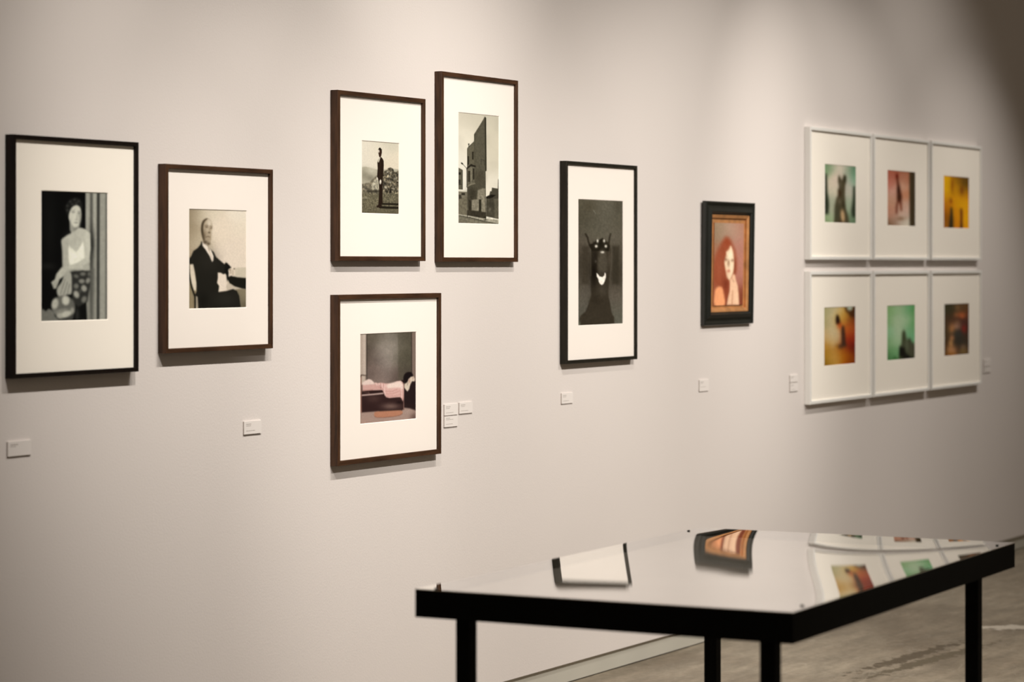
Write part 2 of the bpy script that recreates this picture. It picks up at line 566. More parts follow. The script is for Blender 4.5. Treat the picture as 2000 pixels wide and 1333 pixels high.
    for x, y, rx, ry, c, r in ((240, 1100, 30, 50, 175, 10), (336, 1070, 34, 42, 190, 0), (300, 1170, 70, 24, 130, -10), (340, 1195, 62, 26, 188, -20), (280, 1210, 28, 24, 165, 30), (395, 1160, 18, 24, 150, 0)):
        A.ell(x, y, rx, ry, g(c), 9, 0.95, r)
    A.blur(1.0)
    A.noise(5, 0.06, 3)
    return A


def art_seated():
    A = Art(140, 210, [(65, 60), (772, 78), (768, 1275), (65, 1288)])
    A.grid([(80, 80, (125, 108, 82)), (80, 400, (140, 122, 94)), (70, 640, (175, 155, 125)), (180, 90, (196, 180, 150)), (160, 450, (206, 190, 160)), (320, 90, (222, 207, 180)), (450, 300, (232, 214, 188)),
            (700, 100, (236, 222, 198)), (700, 500, (230, 212, 188)), (740, 300, (232, 216, 190)), (550, 650, (232, 214, 190)), (80, 1000, (160, 142, 108)), (80, 1280, (120, 104, 74))], 3)
    # chair
    A.poly([(70, 960), (110, 1040), (140, 1150), (145, 1290), (66, 1290)], (146, 130, 98), 8)
    A.line([(72, 760), (86, 900), (112, 1020), (150, 1130), (152, 1290)], 20, (22, 20, 14), 5)
    A.poly([(92, 738), (126, 735), (150, 860), (168, 990), (158, 1055), (138, 1050), (108, 960), (90, 840)], (226, 210, 182), 5)
    A.rect(160, 1120, 186, 1290, (190, 176, 150), 5)
    # round table and its dark edge
    A.poly([(600, 800), (660, 780), (780, 776), (780, 912), (640, 900), (590, 880)], (206, 192, 166), 7)
    A.poly([(620, 1030), (780, 1040), (780, 1290), (690, 1290)], (132, 120, 94), 8)
    A.blob(740, 1240, 60, 60, (90, 82, 62), 0.7)
    A.poly([(580, 878), (650, 896), (780, 908), (780, 1042), (700, 1030), (620, 1005), (560, 965), (530, 900)], (26, 25, 19), 5)
    A.poly([(530, 960), (620, 1008), (700, 1030), (640, 1044), (560, 1055)], (196, 182, 158), 6)
    # suit
    A.poly([(224, 462), (216, 500), (180, 545), (130, 580), (104, 640), (74, 682), (84, 742), (128, 735), (150, 840), (166, 960), (168, 1062), (148, 1110), (180, 1130), (190, 1290), (700, 1290),
            (676, 1120), (648, 1060), (600, 1036), (520, 1062), (432, 1072), (436, 1000), (412, 965), (422, 900), (420, 838), (450, 846), (490, 862), (520, 850), (545, 830), (556, 786), (580, 778), (540, 730),
            (520, 716), (500, 738), (450, 696), (400, 652), (372, 592), (340, 566), (300, 520)], (33, 31, 25), 4)
    A.blob(300, 700, 120, 130, (44, 41, 34), 0.6); A.blob(520, 1160, 130, 80, (46, 44, 37), 0.6)
    A.blob(250, 1180, 60, 100, (22, 21, 16), 0.7)
    A.poly([(515, 720), (582, 778), (552, 830), (548, 890), (530, 960), (524, 870), (498, 842)], (22, 21, 17), 5)
    # paper-bright gap below the arm
    A.poly([(424, 842), (455, 840), (490, 862), (512, 850), (534, 962), (560, 1000), (612, 1030), (520, 1058), (428, 1072), (438, 1000), (412, 962), (422, 920)], (234, 216, 192), 4)
    A.poly([(534, 962), (612, 1030), (530, 1056), (520, 1010)], (200, 184, 160), 6)
    # shirt and lapel
    A.poly([(232, 466), (262, 492), (312, 530), (346, 580), (370, 640), (368, 694), (352, 712), (322, 640), (272, 560), (240, 520)], (238, 222, 200), 4)
    A.line([(306, 550), (340, 640), (356, 700)], 10, (205, 188, 165), 4); A.line([(304, 520), (322, 575)], 8, (150, 132, 108), 4)
    # head
    A.poly([(240, 440), (226, 340), (228, 262), (252, 208), (296, 186), (334, 202), (354, 248), (358, 300), (350, 350), (346, 410), (336, 470), (316, 512), (286, 502), (256, 474)], (176, 158, 130), 4, smooth=True)
    A.blob(320, 240, 30, 46, (222, 206, 180), 0.95); A.blob(300, 330, 24, 40, (196, 178, 150), 0.6)
    A.poly([(222, 350), (224, 270), (244, 215), (280, 190), (300, 190), (268, 222), (250, 270), (248, 330), (258, 400), (262, 450), (246, 446)], (70, 58, 42), 7, smooth=True)
    A.blob(262, 400, 16, 60, (104, 88, 66), 0.8)
    A.line([(268, 276), (286, 268), (304, 276)], 7, (92, 76, 56), 5, 0.85); A.line([(332, 282), (350, 290)], 8, (90, 74, 54), 5, 0.85)
    A.ell(288, 292, 15, 7, (84, 68, 50), 5, 0.85); A.ell(342, 306, 9, 8, (82, 66, 48), 5, 0.85)
    A.line([(320, 290), (326, 340)], 7, (150, 132, 106), 5, 0.7); A.ell(318, 358, 12, 9, (76, 62, 46), 6, 0.9); A.blob(348, 350, 8, 34, (206, 190, 164), 0.7)
    A.line([(284, 412), (304, 404), (326, 412)], 9, (88, 70, 52), 5, 0.9); A.blob(306, 436, 22, 8, (150, 132, 106), 0.7); A.blob(284, 370, 14, 22, (150, 132, 106), 0.6)
    A.blob(272, 474, 28, 18, (66, 54, 40), 0.9); A.blob(312, 494, 20, 14, (74, 60, 44), 0.85)
    # hand on the table
    A.poly([(548, 806), (572, 786), (620, 792), (632, 812), (628, 870), (606, 886), (582, 872), (560, 850), (548, 828)], (224, 206, 180), 4, smooth=True)
    A.line([(556, 812), (574, 800), (576, 850)], 5, (110, 94, 70), 3); A.line([(600, 812), (602, 868)], 5, (130, 112, 88), 3)
    A.ell(618, 794, 9, 6, (60, 48, 34), 3)
    A.blur(1.0)
    A.noise(2, 0.05, 11)
    return A


def art_standing():
    A = Art(130, 190, [(105, 85), (708, 135), (700, 1277), (100, 1253)])
    A.grid([(120, 120, (226, 216, 196)), (600, 160, (208, 200, 178)), (380, 300, (224, 214, 192)), (650, 400, (222, 210, 186)), (150, 450, (224, 214, 194)), (600, 520, (222, 208, 184))], 2.5)
    # hazy hill and rocks
    A.poly([(90, 520), (180, 512), (280, 540), (360, 560), (480, 560), (560, 545), (720, 560), (720, 1300), (90, 1300)], (176, 168, 146), 10)
    A.blob(160, 640, 80, 90, (142, 136, 116), 0.9); A.blob(250, 690, 60, 50, (120, 114, 96), 0.7); A.blob(270, 570, 80, 50, (200, 192, 170), 0.7)
    mid = [(95, 790), (190, 770), (240, 760), (300, 690), (352, 655), (385, 860), (420, 900), (720, 880), (720, 960), (95, 960)]
    A.poly(mid, (112, 104, 86), 12)
    A.poly([(260, 850), (300, 740), (352, 690), (385, 760), (388, 870), (300, 870)], (176, 168, 144), 12)
    rock = [(440, 640), (470, 580), (505, 575), (530, 540), (565, 528), (600, 545), (625, 590), (650, 600), (690, 580), (720, 600), (720, 930), (640, 940), (520, 930), (440, 900)]
    A.poly(rock, (92, 84, 68), 8)
    A.rect(90, 925, 720, 1300, (104, 97, 76), 30)
    A.noise(9, 0.75, 21, A.inside(rock, 6) * 1.0, 4)
    A.noise(4, 0.8, 22, A.inside(rock, 6), 2)
    A.noise(5, 0.55, 23, A.inside(mid, 10) * 0.9, 3)
    A.noise(3, 0.35, 24, A.band(900, 1300, 40), 2)
    for x, y, r_, c in ((520, 600, 18, 196), (575, 610, 14, 180), (548, 665, 16, 170), (640, 700, 20, 150), (560, 760, 16, 190), (620, 650, 10, 40), (590, 720, 22, 38), (520, 700, 14, 46), (670, 640, 20, 40),
                        (680, 740, 14, 150), (610, 860, 16, 180), (490, 840, 20, 200), (680, 880, 12, 190), (500, 640, 12, 60), (600, 800, 20, 60), (650, 820, 16, 50), (480, 745, 14, 120), (470, 800, 16, 60),
                        (545, 560, 16, 60), (590, 570, 14, 54), (300, 800, 18, 190), (330, 750, 16, 170), (220, 900, 24, 60), (340, 900, 30, 50), (180, 850, 16, 60)):
        A.blob(x, y, r_, r_ * 0.8, g(c), 0.8)
    A.blob(170, 1000, 60, 12, (170, 162, 138), 0.6); A.blob(300, 900, 110, 16, (52, 46, 36), 0.7)
    A.rect(90, 1190, 720, 1300, (84, 78, 60), 40, 0.6)
    A.line([(435, 1095), (560, 1100), (720, 1108)], 30, (28, 24, 17), 6, 0.92); A.line([(400, 1148), (560, 1156), (720, 1162)], 36, (28, 24, 17), 6, 0.92)
    # man
    A.poly([(420, 362), (446, 392), (460, 425), (462, 500), (456, 600), (444, 690), (442, 800), (440, 960), (442, 1080), (424, 1100), (426, 1150), (345, 1150), (346, 1130), (372, 1112), (376, 1060), (388, 900),
            (384, 780), (372, 700), (355, 690), (360, 620), (366, 540), (362, 450), (376, 405), (392, 380)], (38, 27, 19), 4)
    A.poly([(388, 384), (412, 366), (402, 396), (384, 450), (372, 440), (376, 410)], (205, 196, 174), 4)
    A.poly([(380, 248), (432, 246), (434, 290), (424, 340), (412, 368), (392, 364), (384, 330), (376, 290)], (52, 34, 24), 4)
    A.poly([(378, 250), (394, 252), (396, 282), (386, 300), (378, 288)], (216, 204, 184), 4)
    A.poly([(376, 248), (388, 222), (402, 214), (418, 224), (424, 238), (438, 252), (410, 252)], (26, 20, 14), 4)
    A.line([(408, 420), (396, 560), (400, 690)], 5, (62, 46, 32), 4)
    A.ell(357, 700, 10, 22, (222, 212, 192), 4); A.ell(408, 752, 15, 36, (226, 216, 196), 4, 1, 5); A.line([(404, 760), (402, 790)], 3, (120, 110, 92), 2)
    A.line([(100, 1253), (700, 1277)], 6, (50, 40, 28), 3, 0.6)
    A.noise(1.5, 0.06, 31)
    return A


def art_building():
    A = Art(130, 240, [(62, 58), (510, 103), (505, 1293), (62, 1280)])
    A.grid([(70, 80, (212, 202, 180)), (300, 90, (204, 195, 172)), (500, 120, (200, 191, 168)), (120, 400, (222, 212, 190)), (450, 400, (208, 198, 174)), (420, 600, (212, 202, 178)), (90, 600, (226, 218, 198)), (430, 850, (232, 222, 200)), (100, 900, (232, 224, 204))], 2.5)
    A.noise(30, 0.05, 40)
    # blocks to the left
    A.poly([(60, 664), (118, 696), (118, 908), (60, 906)], (92, 87, 70), 2.5)
    A.rect(74, 722, 98, 748, (34, 31, 24), 3); A.rect(70, 800, 96, 850, (50, 46, 36), 3); A.line([(64, 858), (104, 852)], 5, (40, 36, 28), 2); A.rect(108, 700, 118, 906, (72, 68, 54), 2)
    A.poly([(60, 906), (165, 918), (165, 950), (60, 940)], (216, 208, 186), 3)
    A.poly([(60, 926), (165, 934), (165, 1190), (60, 1172)], (120, 113, 94), 4)
    A.rect(104, 944, 142, 968, (48, 44, 34), 4); A.poly([(60, 964), (100, 964), (110, 1012), (60, 1016)], (60, 55, 44), 5)
    A.poly([(60, 1016), (165, 985), (165, 1190), (60, 1172)], (108, 101, 82), 5)
    # main block
    main = [(165, 464), (182, 440), (240, 386), (238, 312), (300, 212), (356, 118), (368, 132), (372, 700), (362, 712), (366, 1225), (165, 1185)]
    A.poly(main, (80, 75, 60), 2.5)
    A.poly([(240, 390), (356, 124), (354, 700), (262, 700), (252, 500)], (88, 83, 67), 14, 0.8)
    A.poly([(168, 470), (236, 404), (240, 650), (168, 660)], (96, 90, 72), 4)
    A.poly([(354, 118), (370, 132), (372, 706), (364, 712), (358, 700)], (46, 43, 32), 2)
    A.rect(170, 548, 186, 640, (42, 38, 28), 3); A.rect(218, 500, 234, 584, (42, 38, 28), 3)
    A.line([(183, 412), (183, 446)], 6, (36, 34, 26), 2); A.rect(176, 412, 190, 424, (40, 36, 28), 2)
    # bay window
    A.poly([(160, 672), (206, 632), (256, 650), (256, 668), (206, 656), (162, 692)], (38, 34, 26), 3)
    A.poly([(166, 690), (206, 660), (250, 672), (246, 842), (206, 850), (166, 880)], (104, 98, 80), 4)
    A.rect(174, 706, 198, 826, (52, 47, 36), 3); A.rect(226, 680, 243, 800, (40, 36, 27), 3); A.rect(202, 670, 214, 840, (128, 121, 100), 3)
    A.line([(164, 878), (206, 852), (248, 844)], 10, (140, 132, 110), 3); A.line([(162, 686), (162, 884)], 6, (32, 29, 22), 2)
    A.line([(165, 860), (206, 824), (246, 818)], 3, (70, 65, 52), 2)
    for P in ([(316, 582), (350, 596), (350, 650)], [(316, 582), (314, 640)]):
        A.line(P, 4, (50, 46, 36), 2)
    A.blob(300, 780, 50, 70, (70, 64, 50), 0.7); A.blob(220, 960, 50, 80, (48, 44, 33), 0.8)
    A.poly([(278, 916), (330, 894), (358, 898), (358, 1150), (216, 1128), (214, 1020), (272, 1012)], (134, 126, 106), 6)
    A.line([(294, 958), (340, 962)], 4, (90, 84, 68), 2)
    A.rect(289, 1014, 316, 1170, (48, 44, 33), 3); A.rect(180, 1020, 208, 1170, (50, 45, 34), 5)
    A.poly([(165, 1128), (290, 1144), (366, 1156), (366, 1226), (165, 1186)], (54, 49, 38), 5)
    # right-hand wall
    A.poly([(366, 985), (400, 968), (410, 926), (424, 926), (430, 888), (490, 898), (494, 800), (512, 786), (512, 1228), (366, 1196)], (72, 67, 54), 3)
    A.poly([(368, 985), (420, 962), (470, 968), (440, 992), (400, 1006), (370, 1004)], (28, 25, 18), 4)
    A.poly([(455, 1010), (512, 1000), (512, 1226), (455, 1215)], (92, 86, 70), 6); A.blob(405, 1120, 12, 20, (120, 113, 96), 0.8); A.blob(420, 1070, 30, 40, (52, 48, 38), 0.6)
    # pavement and street
    A.poly([(60, 1168), (165, 1185), (366, 1222), (512, 1234), (512, 1278), (360, 1254), (60, 1184)], (164, 157, 136), 3)
    A.poly([(60, 1184), (200, 1208), (360, 1248), (512, 1276), (512, 1300), (60, 1300)], (112, 106, 88), 3)
    A.line([(60, 1184), (200, 1210), (360, 1252), (512, 1282)], 6, (40, 37, 28), 2)
    A.line([(168, 1180), (168, 1208)], 5, (36, 33, 26), 2); A.line([(358, 1150), (358, 1234)], 4, (50, 46, 36), 2); A.ell(358, 1234, 16, 6, (60, 55, 44), 3)
    A.line([(60, 1210), (420, 1290)], 5, (146, 139, 118), 3, 0.7)
    # street lamp
    A.line([(118, 632), (156, 676), (162, 700)], 4, (40, 37, 28), 2); A.ell(111, 627, 13, 8, (36, 33, 25), 3, 1, 40)
    A.noise(3, 0.14, 41, A.inside(main, 3), 3)
    A.noise(4, 0.16, 42, A.band(960, 1300, 30), 2)
    return A


def art_bed():
    A = Art(160, 210, [(65, 92), (808, 62), (808, 1217), (65, 1283)])
    A.grid([(180, 120, (92, 80, 68)), (300, 110, (104, 94, 80)), (450, 100, (116, 106, 94)), (640, 110, (84, 76, 62)), (730, 110, (72, 64, 54)), (190, 400, (78, 66, 56)), (330, 420, (132, 118, 108)), (430, 260, (146, 134, 122)),
            (500, 420, (152, 140, 128)), (450, 600, (144, 128, 118)), (610, 420, (94, 86, 70)), (700, 420, (80, 74, 60)), (250, 620, (120, 102, 92)), (360, 700, (134, 114, 104)), (600, 640, (74, 62, 54)), (720, 600, (56, 46, 42)),
            (540, 200, (140, 130, 116)), (560, 660, (92, 74, 66)), (200, 560, (104, 86, 78))], 3)
    A.poly([(562, 60), (745, 60), (745, 700), (575, 700)], (84, 77, 62), 10, 0.55)
    A.noise(16, 0.10, 50); A.noise(3, 0.07, 51)
    A.poly([(742, 60), (820, 60), (820, 1220), (760, 1050), (745, 700)], (124, 104, 92), 6)
    A.line([(744, 60), (746, 700)], 8, (40, 32, 28), 4)
    A.rect(60, 60, 156, 760, (186, 166, 150), 4); A.line([(100, 60), (100, 640)], 6, (160, 140, 124), 3); A.line([(132, 60), (132, 760)], 6, (204, 186, 170), 4); A.line([(162, 60), (162, 700)], 9, (46, 38, 32), 4)
    # floor
    A.poly([(60, 1080), (820, 1010), (820, 1300), (60, 1300)], (166, 138, 124), 20)
    A.blob(780, 1190, 60, 70, (92, 70, 62), 0.8); A.blob(120, 1250, 90, 50, (176, 140, 124), 0.6); A.blob(700, 1110, 60, 50, (172, 146, 132), 0.6)
    A.ell(430, 1242, 9, 5, (60, 40, 34), 3); A.line([(160, 1240), (200, 1236)], 6, (120, 90, 78), 4, 0.6)
    # darkness below and behind
    A.poly([(640, 800), (800, 720), (806, 1100), (720, 1070), (640, 1060)], (40, 27, 26), 10)
    A.poly([(98, 860), (640, 880), (645, 1085), (400, 1096), (96, 1118)], (50, 32, 30), 7)
    A.blob(470, 1040, 110, 40, (120, 94, 84), 0.85); A.blob(250, 940, 90, 50, (84, 60, 54), 0.6); A.blob(590, 990, 50, 20, (24, 15, 14), 0.6)
    A.line([(330, 1104), (520, 1092), (620, 1090)], 10, (26, 16, 14), 5)
    # rug
    A.poly([(258, 1140), (270, 1112), (330, 1104), (520, 1096), (600, 1094), (628, 1112), (622, 1138), (585, 1160), (500, 1174), (380, 1184), (290, 1182), (262, 1166)], (182, 124, 96), 4, smooth=True)
    A.line([(262, 1166), (290, 1183), (380, 1185), (500, 1175), (585, 1161), (622, 1138)], 4, (110, 66, 50), 3)
    # bed frame, mattress
    A.poly([(104, 840), (390, 826), (392, 868), (104, 884)], (46, 28, 26), 5); A.line([(120, 850), (190, 870)], 6, (130, 96, 84), 4, 0.7); A.line([(180, 850), (200, 872)], 5, (130, 96, 84), 3, 0.7)
    A.line([(96, 896), (250, 884), (372, 872)], 18, (198, 168, 156), 4)
    A.poly([(108, 762), (200, 750), (300, 756), (340, 770), (392, 828), (240, 832), (110, 842)], (206, 160, 148), 4)
    A.line([(110, 836), (240, 828)], 8, (150, 104, 92), 4)
    A.line([(84, 646), (80, 820), (84, 1112)], 20, (166, 122, 106), 4); A.line([(94, 650), (98, 1100)], 5, (84, 54, 44), 3); A.line([(74, 660), (94, 634), (150, 640)], 11, (70, 54, 44), 3); A.line([(146, 640), (146, 700)], 6, (110, 88, 76), 3)
    A.poly([(96, 650), (140, 648), (140, 720), (96, 734)], (190, 170, 152), 5)
    A.line([(640, 712), (644, 830), (641, 1086)], 8, (150, 112, 100), 3)
    # hair and clothes of the person folded over the end of the bed
    A.poly([(640, 720), (640, 660), (660, 618), (700, 598), (745, 606), (764, 650), (730, 676), (700, 716), (664, 742)], (26, 18, 18), 6, smooth=True)
    A.poly([(612, 706), (650, 704), (654, 742), (620, 730)], (36, 24, 24), 6)
    A.poly([(650, 800), (720, 800), (745, 720), (790, 716), (800, 1000), (760, 1010), (650, 990)], (38, 26, 26), 8)
    A.poly([(652, 756), (690, 730), (704, 690), (736, 660), (770, 656), (786, 690), (780, 722), (752, 716), (736, 744), (722, 780), (714, 820), (690, 852), (668, 826), (650, 800)], (216, 196, 174), 4)
    A.blob(716, 716, 12, 26, (176, 130, 110), 0.8); A.blob(760, 680, 10, 20, (180, 140, 120), 0.7); A.line([(694, 740), (690, 770)], 5, (90, 70, 60), 3)
    # pillow and sheets
    A.poly([(100, 742), (140, 710), (186, 688), (224, 698), (256, 730), (272, 752), (200, 756), (120, 762)], (228, 200, 186), 5, smooth=True)
    A.poly([(256, 742), (276, 730), (306, 740), (340, 734), (372, 736), (400, 744), (440, 744), (500, 738), (556, 716), (598, 710), (626, 728), (640, 772), (644, 860), (640, 940), (630, 980), (612, 940), (596, 924),
            (540, 926), (456, 934), (412, 922), (388, 880), (372, 840), (340, 812), (310, 790), (296, 766)], (218, 172, 160), 4)
    A.poly([(410, 770), (450, 748), (556, 722), (604, 718), (630, 760), (628, 830), (590, 800), (520, 800), (440, 810)], (240, 214, 198), 12, 0.9)
    for P in ([(400, 846), (480, 850), (560, 820)], [(400, 880), (500, 880), (590, 840)], [(420, 908), (520, 908), (600, 890)], [(300, 760), (320, 800), (350, 806)], [(340, 742), (350, 790), (380, 830)], [(380, 744), (378, 800)],
              [(604, 840), (600, 920)], [(624, 820), (628, 960)]):
        A.line(P, 6, (180, 124, 114), 5, 0.75)
    for P in ([(394, 760), (392, 830), (400, 900)], [(320, 744), (340, 790)], [(612, 760), (616, 920)], [(360, 750), (366, 800)], [(280, 740), (300, 770)]):
        A.line(P, 9, (242, 214, 202), 5, 0.75)
    A.line([(330, 770), (344, 806)], 8, (120, 74, 66), 4, 0.7)
    A.blur(1.0)
    A.noise(2, 0.05, 55)
    return A


def art_negative():
    A = Art(120, 240, [(50, 48), (487, 70), (487, 1268), (52, 1287)])
    A.grid([(70, 70, (84, 80, 66)), (300, 120, (98, 94, 80)), (460, 90, (74, 70, 58)), (150, 120, (70, 64, 50)), (120, 280, (64, 60, 48)), (250, 280, (72, 68, 56)), (330, 260, (94, 90, 78)), (430, 280, (70, 66, 52)), (200, 360, (90, 86, 72)),  # grey veil and dark bands of the room's reflection painted into the print
            (400, 380, (92, 86, 74)), (70, 480, (78, 70, 60)), (100, 640, (58, 52, 42)), (420, 620, (56, 50, 40)), (90, 860, (60, 54, 44)), (430, 850, (54, 48, 38)), (100, 960, (84, 78, 68)), (440, 960, (90, 83, 72)), (90, 1120, (76, 74, 64)),
            (450, 1150, (84, 84, 72)), (470, 560, (84, 78, 66)), (450, 1050, (84, 76, 66)), (60, 1020, (86, 80, 70))], 3)
    A.rect(95, 512, 160, 880, (52, 46, 36), 16, 0.7); A.rect(384, 512, 448, 880, (48, 43, 33), 14, 0.8)
    A.blob(160, 130, 50, 36, (66, 60, 46), 0.5); A.blob(430, 120, 30, 50, (66, 60, 48), 0.5); A.line([(205, 170), (224, 198)], 5, (130, 126, 112), 4, 0.7)
    # neck and shoulders
    A.poly([(178, 560), (180, 900), (182, 990), (150, 1090), (130, 1140), (84, 1180), (62, 1240), (50, 1290), (404, 1290), (402, 1200), (376, 1150), (362, 1060), (346, 990), (352, 850), (372, 700), (374, 560), (350, 470), (200, 470)], (50, 44, 34), 7)
    A.blob(230, 1030, 60, 40, (42, 36, 27), 0.8); A.blob(290, 940, 50, 60, (66, 60, 50), 0.6); A.blob(240, 1180, 90, 40, (52, 46, 36), 0.6)
    A.blob(208, 760, 34, 140, (18, 14, 9), 0.98); A.blob(220, 600, 30, 60, (34, 29, 22), 0.9); A.blob(360, 640, 22, 90, (74, 67, 56), 0.7)
    A.line([(376, 540), (374, 700), (356, 840)], 6, (84, 78, 66), 5, 0.6); A.line([(178, 540), (180, 800)], 5, (80, 74, 62), 5, 0.6)
    # horns and crown
    A.line([(128, 396), (148, 430), (156, 470), (176, 520)], 16, (38, 33, 25), 7); A.line([(366, 396), (356, 440), (352, 480), (340, 530)], 14, (42, 37, 28), 7)
    A.poly([(160, 500), (215, 480), (232, 446), (262, 450), (290, 434), (316, 448), (330, 480), (360, 510), (350, 560), (190, 560)], (28, 24, 16), 7)
    # long muzzle
    A.ell(290, 680, 46, 130, (70, 64, 53), 12, 0.95); A.blob(290, 780, 40, 24, (50, 44, 35), 0.8); A.blob(225, 660, 10, 14, (84, 78, 68), 0.6)
    for x, y, rx, ry in ((243, 462, 8, 14), (306, 462, 8, 13), (230, 514, 11, 11), (322, 514, 10, 11), (289, 572, 15, 9)):
        A.blob(x, y, rx * 1.5, ry * 1.5, (150, 142, 124), 0.7); A.ell(x, y, rx, ry, (222, 214, 196), 4, 0.9)
    A.poly([(234, 772), (246, 782), (262, 804), (290, 812), (306, 796), (312, 768), (321, 780), (322, 812), (312, 848), (300, 876), (286, 886), (270, 880), (256, 858), (250, 828), (236, 804)], (254, 243, 226), 4)
    A.blob(70, 1260, 12, 30, (110, 116, 98), 0.7)
    A.img = np.where(A.img < 110, np.clip((A.img - 40) * 1.12 + 44, 0, 255), A.img)
    A.noise(3, 0.10, 60, None, 2)
    return A


def art_portrait():
    A = Art(110, 170, [(100, 160), (470, 175), (470, 1180), (90, 1185)])
    A.grid([(110, 190, (150, 126, 98)), (150, 300, (148, 124, 100)), (270, 220, (178, 146, 124)), (330, 300, (176, 138, 118)), (450, 200, (172, 120, 98)), (420, 450, (178, 120, 104)), (440, 700, (184, 122, 104)), (420, 850, (176, 114, 98)),
            (110, 500, (160, 110, 84)), (110, 700, (160, 92, 66)), (110, 900, (158, 90, 66)), (200, 900, (150, 78, 54)), (440, 1050, (130, 66, 46)), (240, 1150, (96, 42, 26)), (110, 1150, (150, 90, 66))], 3)
    A.poly([(250, 335), (290, 370), (330, 430), (368, 530), (384, 720), (360, 800), (300, 880), (292, 1010), (262, 1120), (230, 1170), (210, 1000), (150, 930), (105, 900), (95, 700), (120, 560), (180, 420), (215, 365)], (152, 76, 50), 26, smooth=True)
    A.blob(270, 400, 40, 50, (150, 68, 42), 0.8); A.blob(250, 920, 40, 90, (120, 52, 34), 0.8); A.blob(360, 700, 14, 110, (120, 56, 36), 0.7); A.blob(160, 700, 40, 160, (168, 92, 66), 0.5)
    A.poly([(105, 1030), (120, 970), (160, 945), (202, 960), (224, 1040), (236, 1180), (106, 1180)], (244, 162, 112), 12, smooth=True)
    A.poly([(302, 442), (326, 480), (342, 560), (350, 650), (344, 740), (330, 800), (304, 856), (284, 858), (262, 820), (244, 740), (228, 650), (236, 600), (254, 540), (246, 520), (284, 490)], (240, 206, 170), 8, smooth=True)
    A.blob(302, 560, 34, 60, (252, 232, 198), 0.9); A.blob(320, 720, 20, 60, (250, 226, 192), 0.8)
    A.ell(246, 612, 17, 14, (120, 76, 56), 9, 0.85); A.ell(328, 622, 16, 13, (132, 92, 70), 9, 0.85); A.ell(280, 655, 12, 36, (136, 96, 74), 10, 0.8); A.line([(232, 580), (262, 572)], 8, (150, 96, 70), 6, 0.7); A.ell(282, 752, 22, 16, (196, 116, 94), 8, 0.9)
    A.blob(262, 800, 12, 40, (214, 160, 128), 0.7)
    A.poly([(335, 806), (348, 790), (366, 806), (374, 860), (402, 940), (412, 1040), (422, 1178), (262, 1178), (276, 1090), (296, 1010), (300, 920), (296, 860), (318, 850)], (238, 190, 154), 8)
    A.line([(334, 850), (350, 890)], 6, (150, 96, 70), 5, 0.8); A.line([(336, 1000), (330, 1180)], 10, (176, 116, 86), 6, 0.8); A.blob(390, 1100, 24, 80, (252, 204, 166), 0.6)
    A.blur(1.6)
    A.noise(4, 0.05, 70)
    return A


def art_two_figures():
    A = Art(80, 110, [(112, 112), (708, 160), (715, 1245), (112, 1230)])
    A.grid([(130, 150, (78, 112, 70)), (130, 260, (104, 140, 90)), (220, 200, (176, 178, 146)), (400, 180, (224, 204, 180)), (560, 220, (204, 188, 164)), (640, 220, (104, 142, 104)), (690, 200, (60, 110, 78)), (680, 400, (104, 156, 118)),
            (250, 450, (214, 196, 168)), (330, 400, (228, 200, 178)), (300, 650, (212, 196, 168)), (220, 800, (164, 166, 138)), (570, 450, (206, 190, 172)), (570, 650, (196, 186, 166)), (560, 850, (164, 172, 142)), (600, 1150, (136, 150, 118)),
            (140, 1180, (110, 134, 84)), (240, 1160, (176, 184, 146)), (690, 1210, (78, 104, 70)), (270, 950, (176, 172, 144))], 3)
    A.poly([(116, 315), (165, 310), (172, 480), (176, 640), (200, 800), (206, 900), (196, 1055), (112, 1060), (108, 600)], (38, 44, 30), 14)
    A.poly([(655, 540), (698, 540), (704, 1110), (640, 1110), (622, 980), (646, 800)], (42, 50, 34), 14)
    A.poly([(378, 350), (404, 340), (425, 405), (448, 420), (470, 345), (495, 325), (526, 360), (528, 440), (506, 540), (502, 700), (510, 850), (524, 960), (566, 1100), (584, 1245), (296, 1245), (310, 1060), (312, 900), (340, 760), (372, 700),
            (362, 620), (390, 560), (372, 450)], (76, 66, 44), 10)
    A.blob(500, 400, 22, 60, (26, 28, 14), 0.85); A.blob(396, 400, 18, 50, (40, 38, 22), 0.7); A.blob(402, 670, 26, 60, (52, 26, 10), 0.85); A.blob(400, 820, 34, 50, (112, 100, 78), 0.8)
    A.blob(350, 1050, 50, 160, (62, 64, 44), 0.7); A.blob(480, 880, 24, 70, (40, 34, 18), 0.7); A.blob(420, 500, 20, 60, (110, 100, 80), 0.6)
    A.blob(362, 660, 10, 30, (210, 188, 156), 0.7)
    A.ell(462, 1090, 36, 118, (206, 166, 118), 12, 0.95, -6); A.blob(420, 1200, 20, 40, (60, 34, 18), 0.6)
    A.blur(2.0)
    A.noise(3, 0.05, 80)
    return A


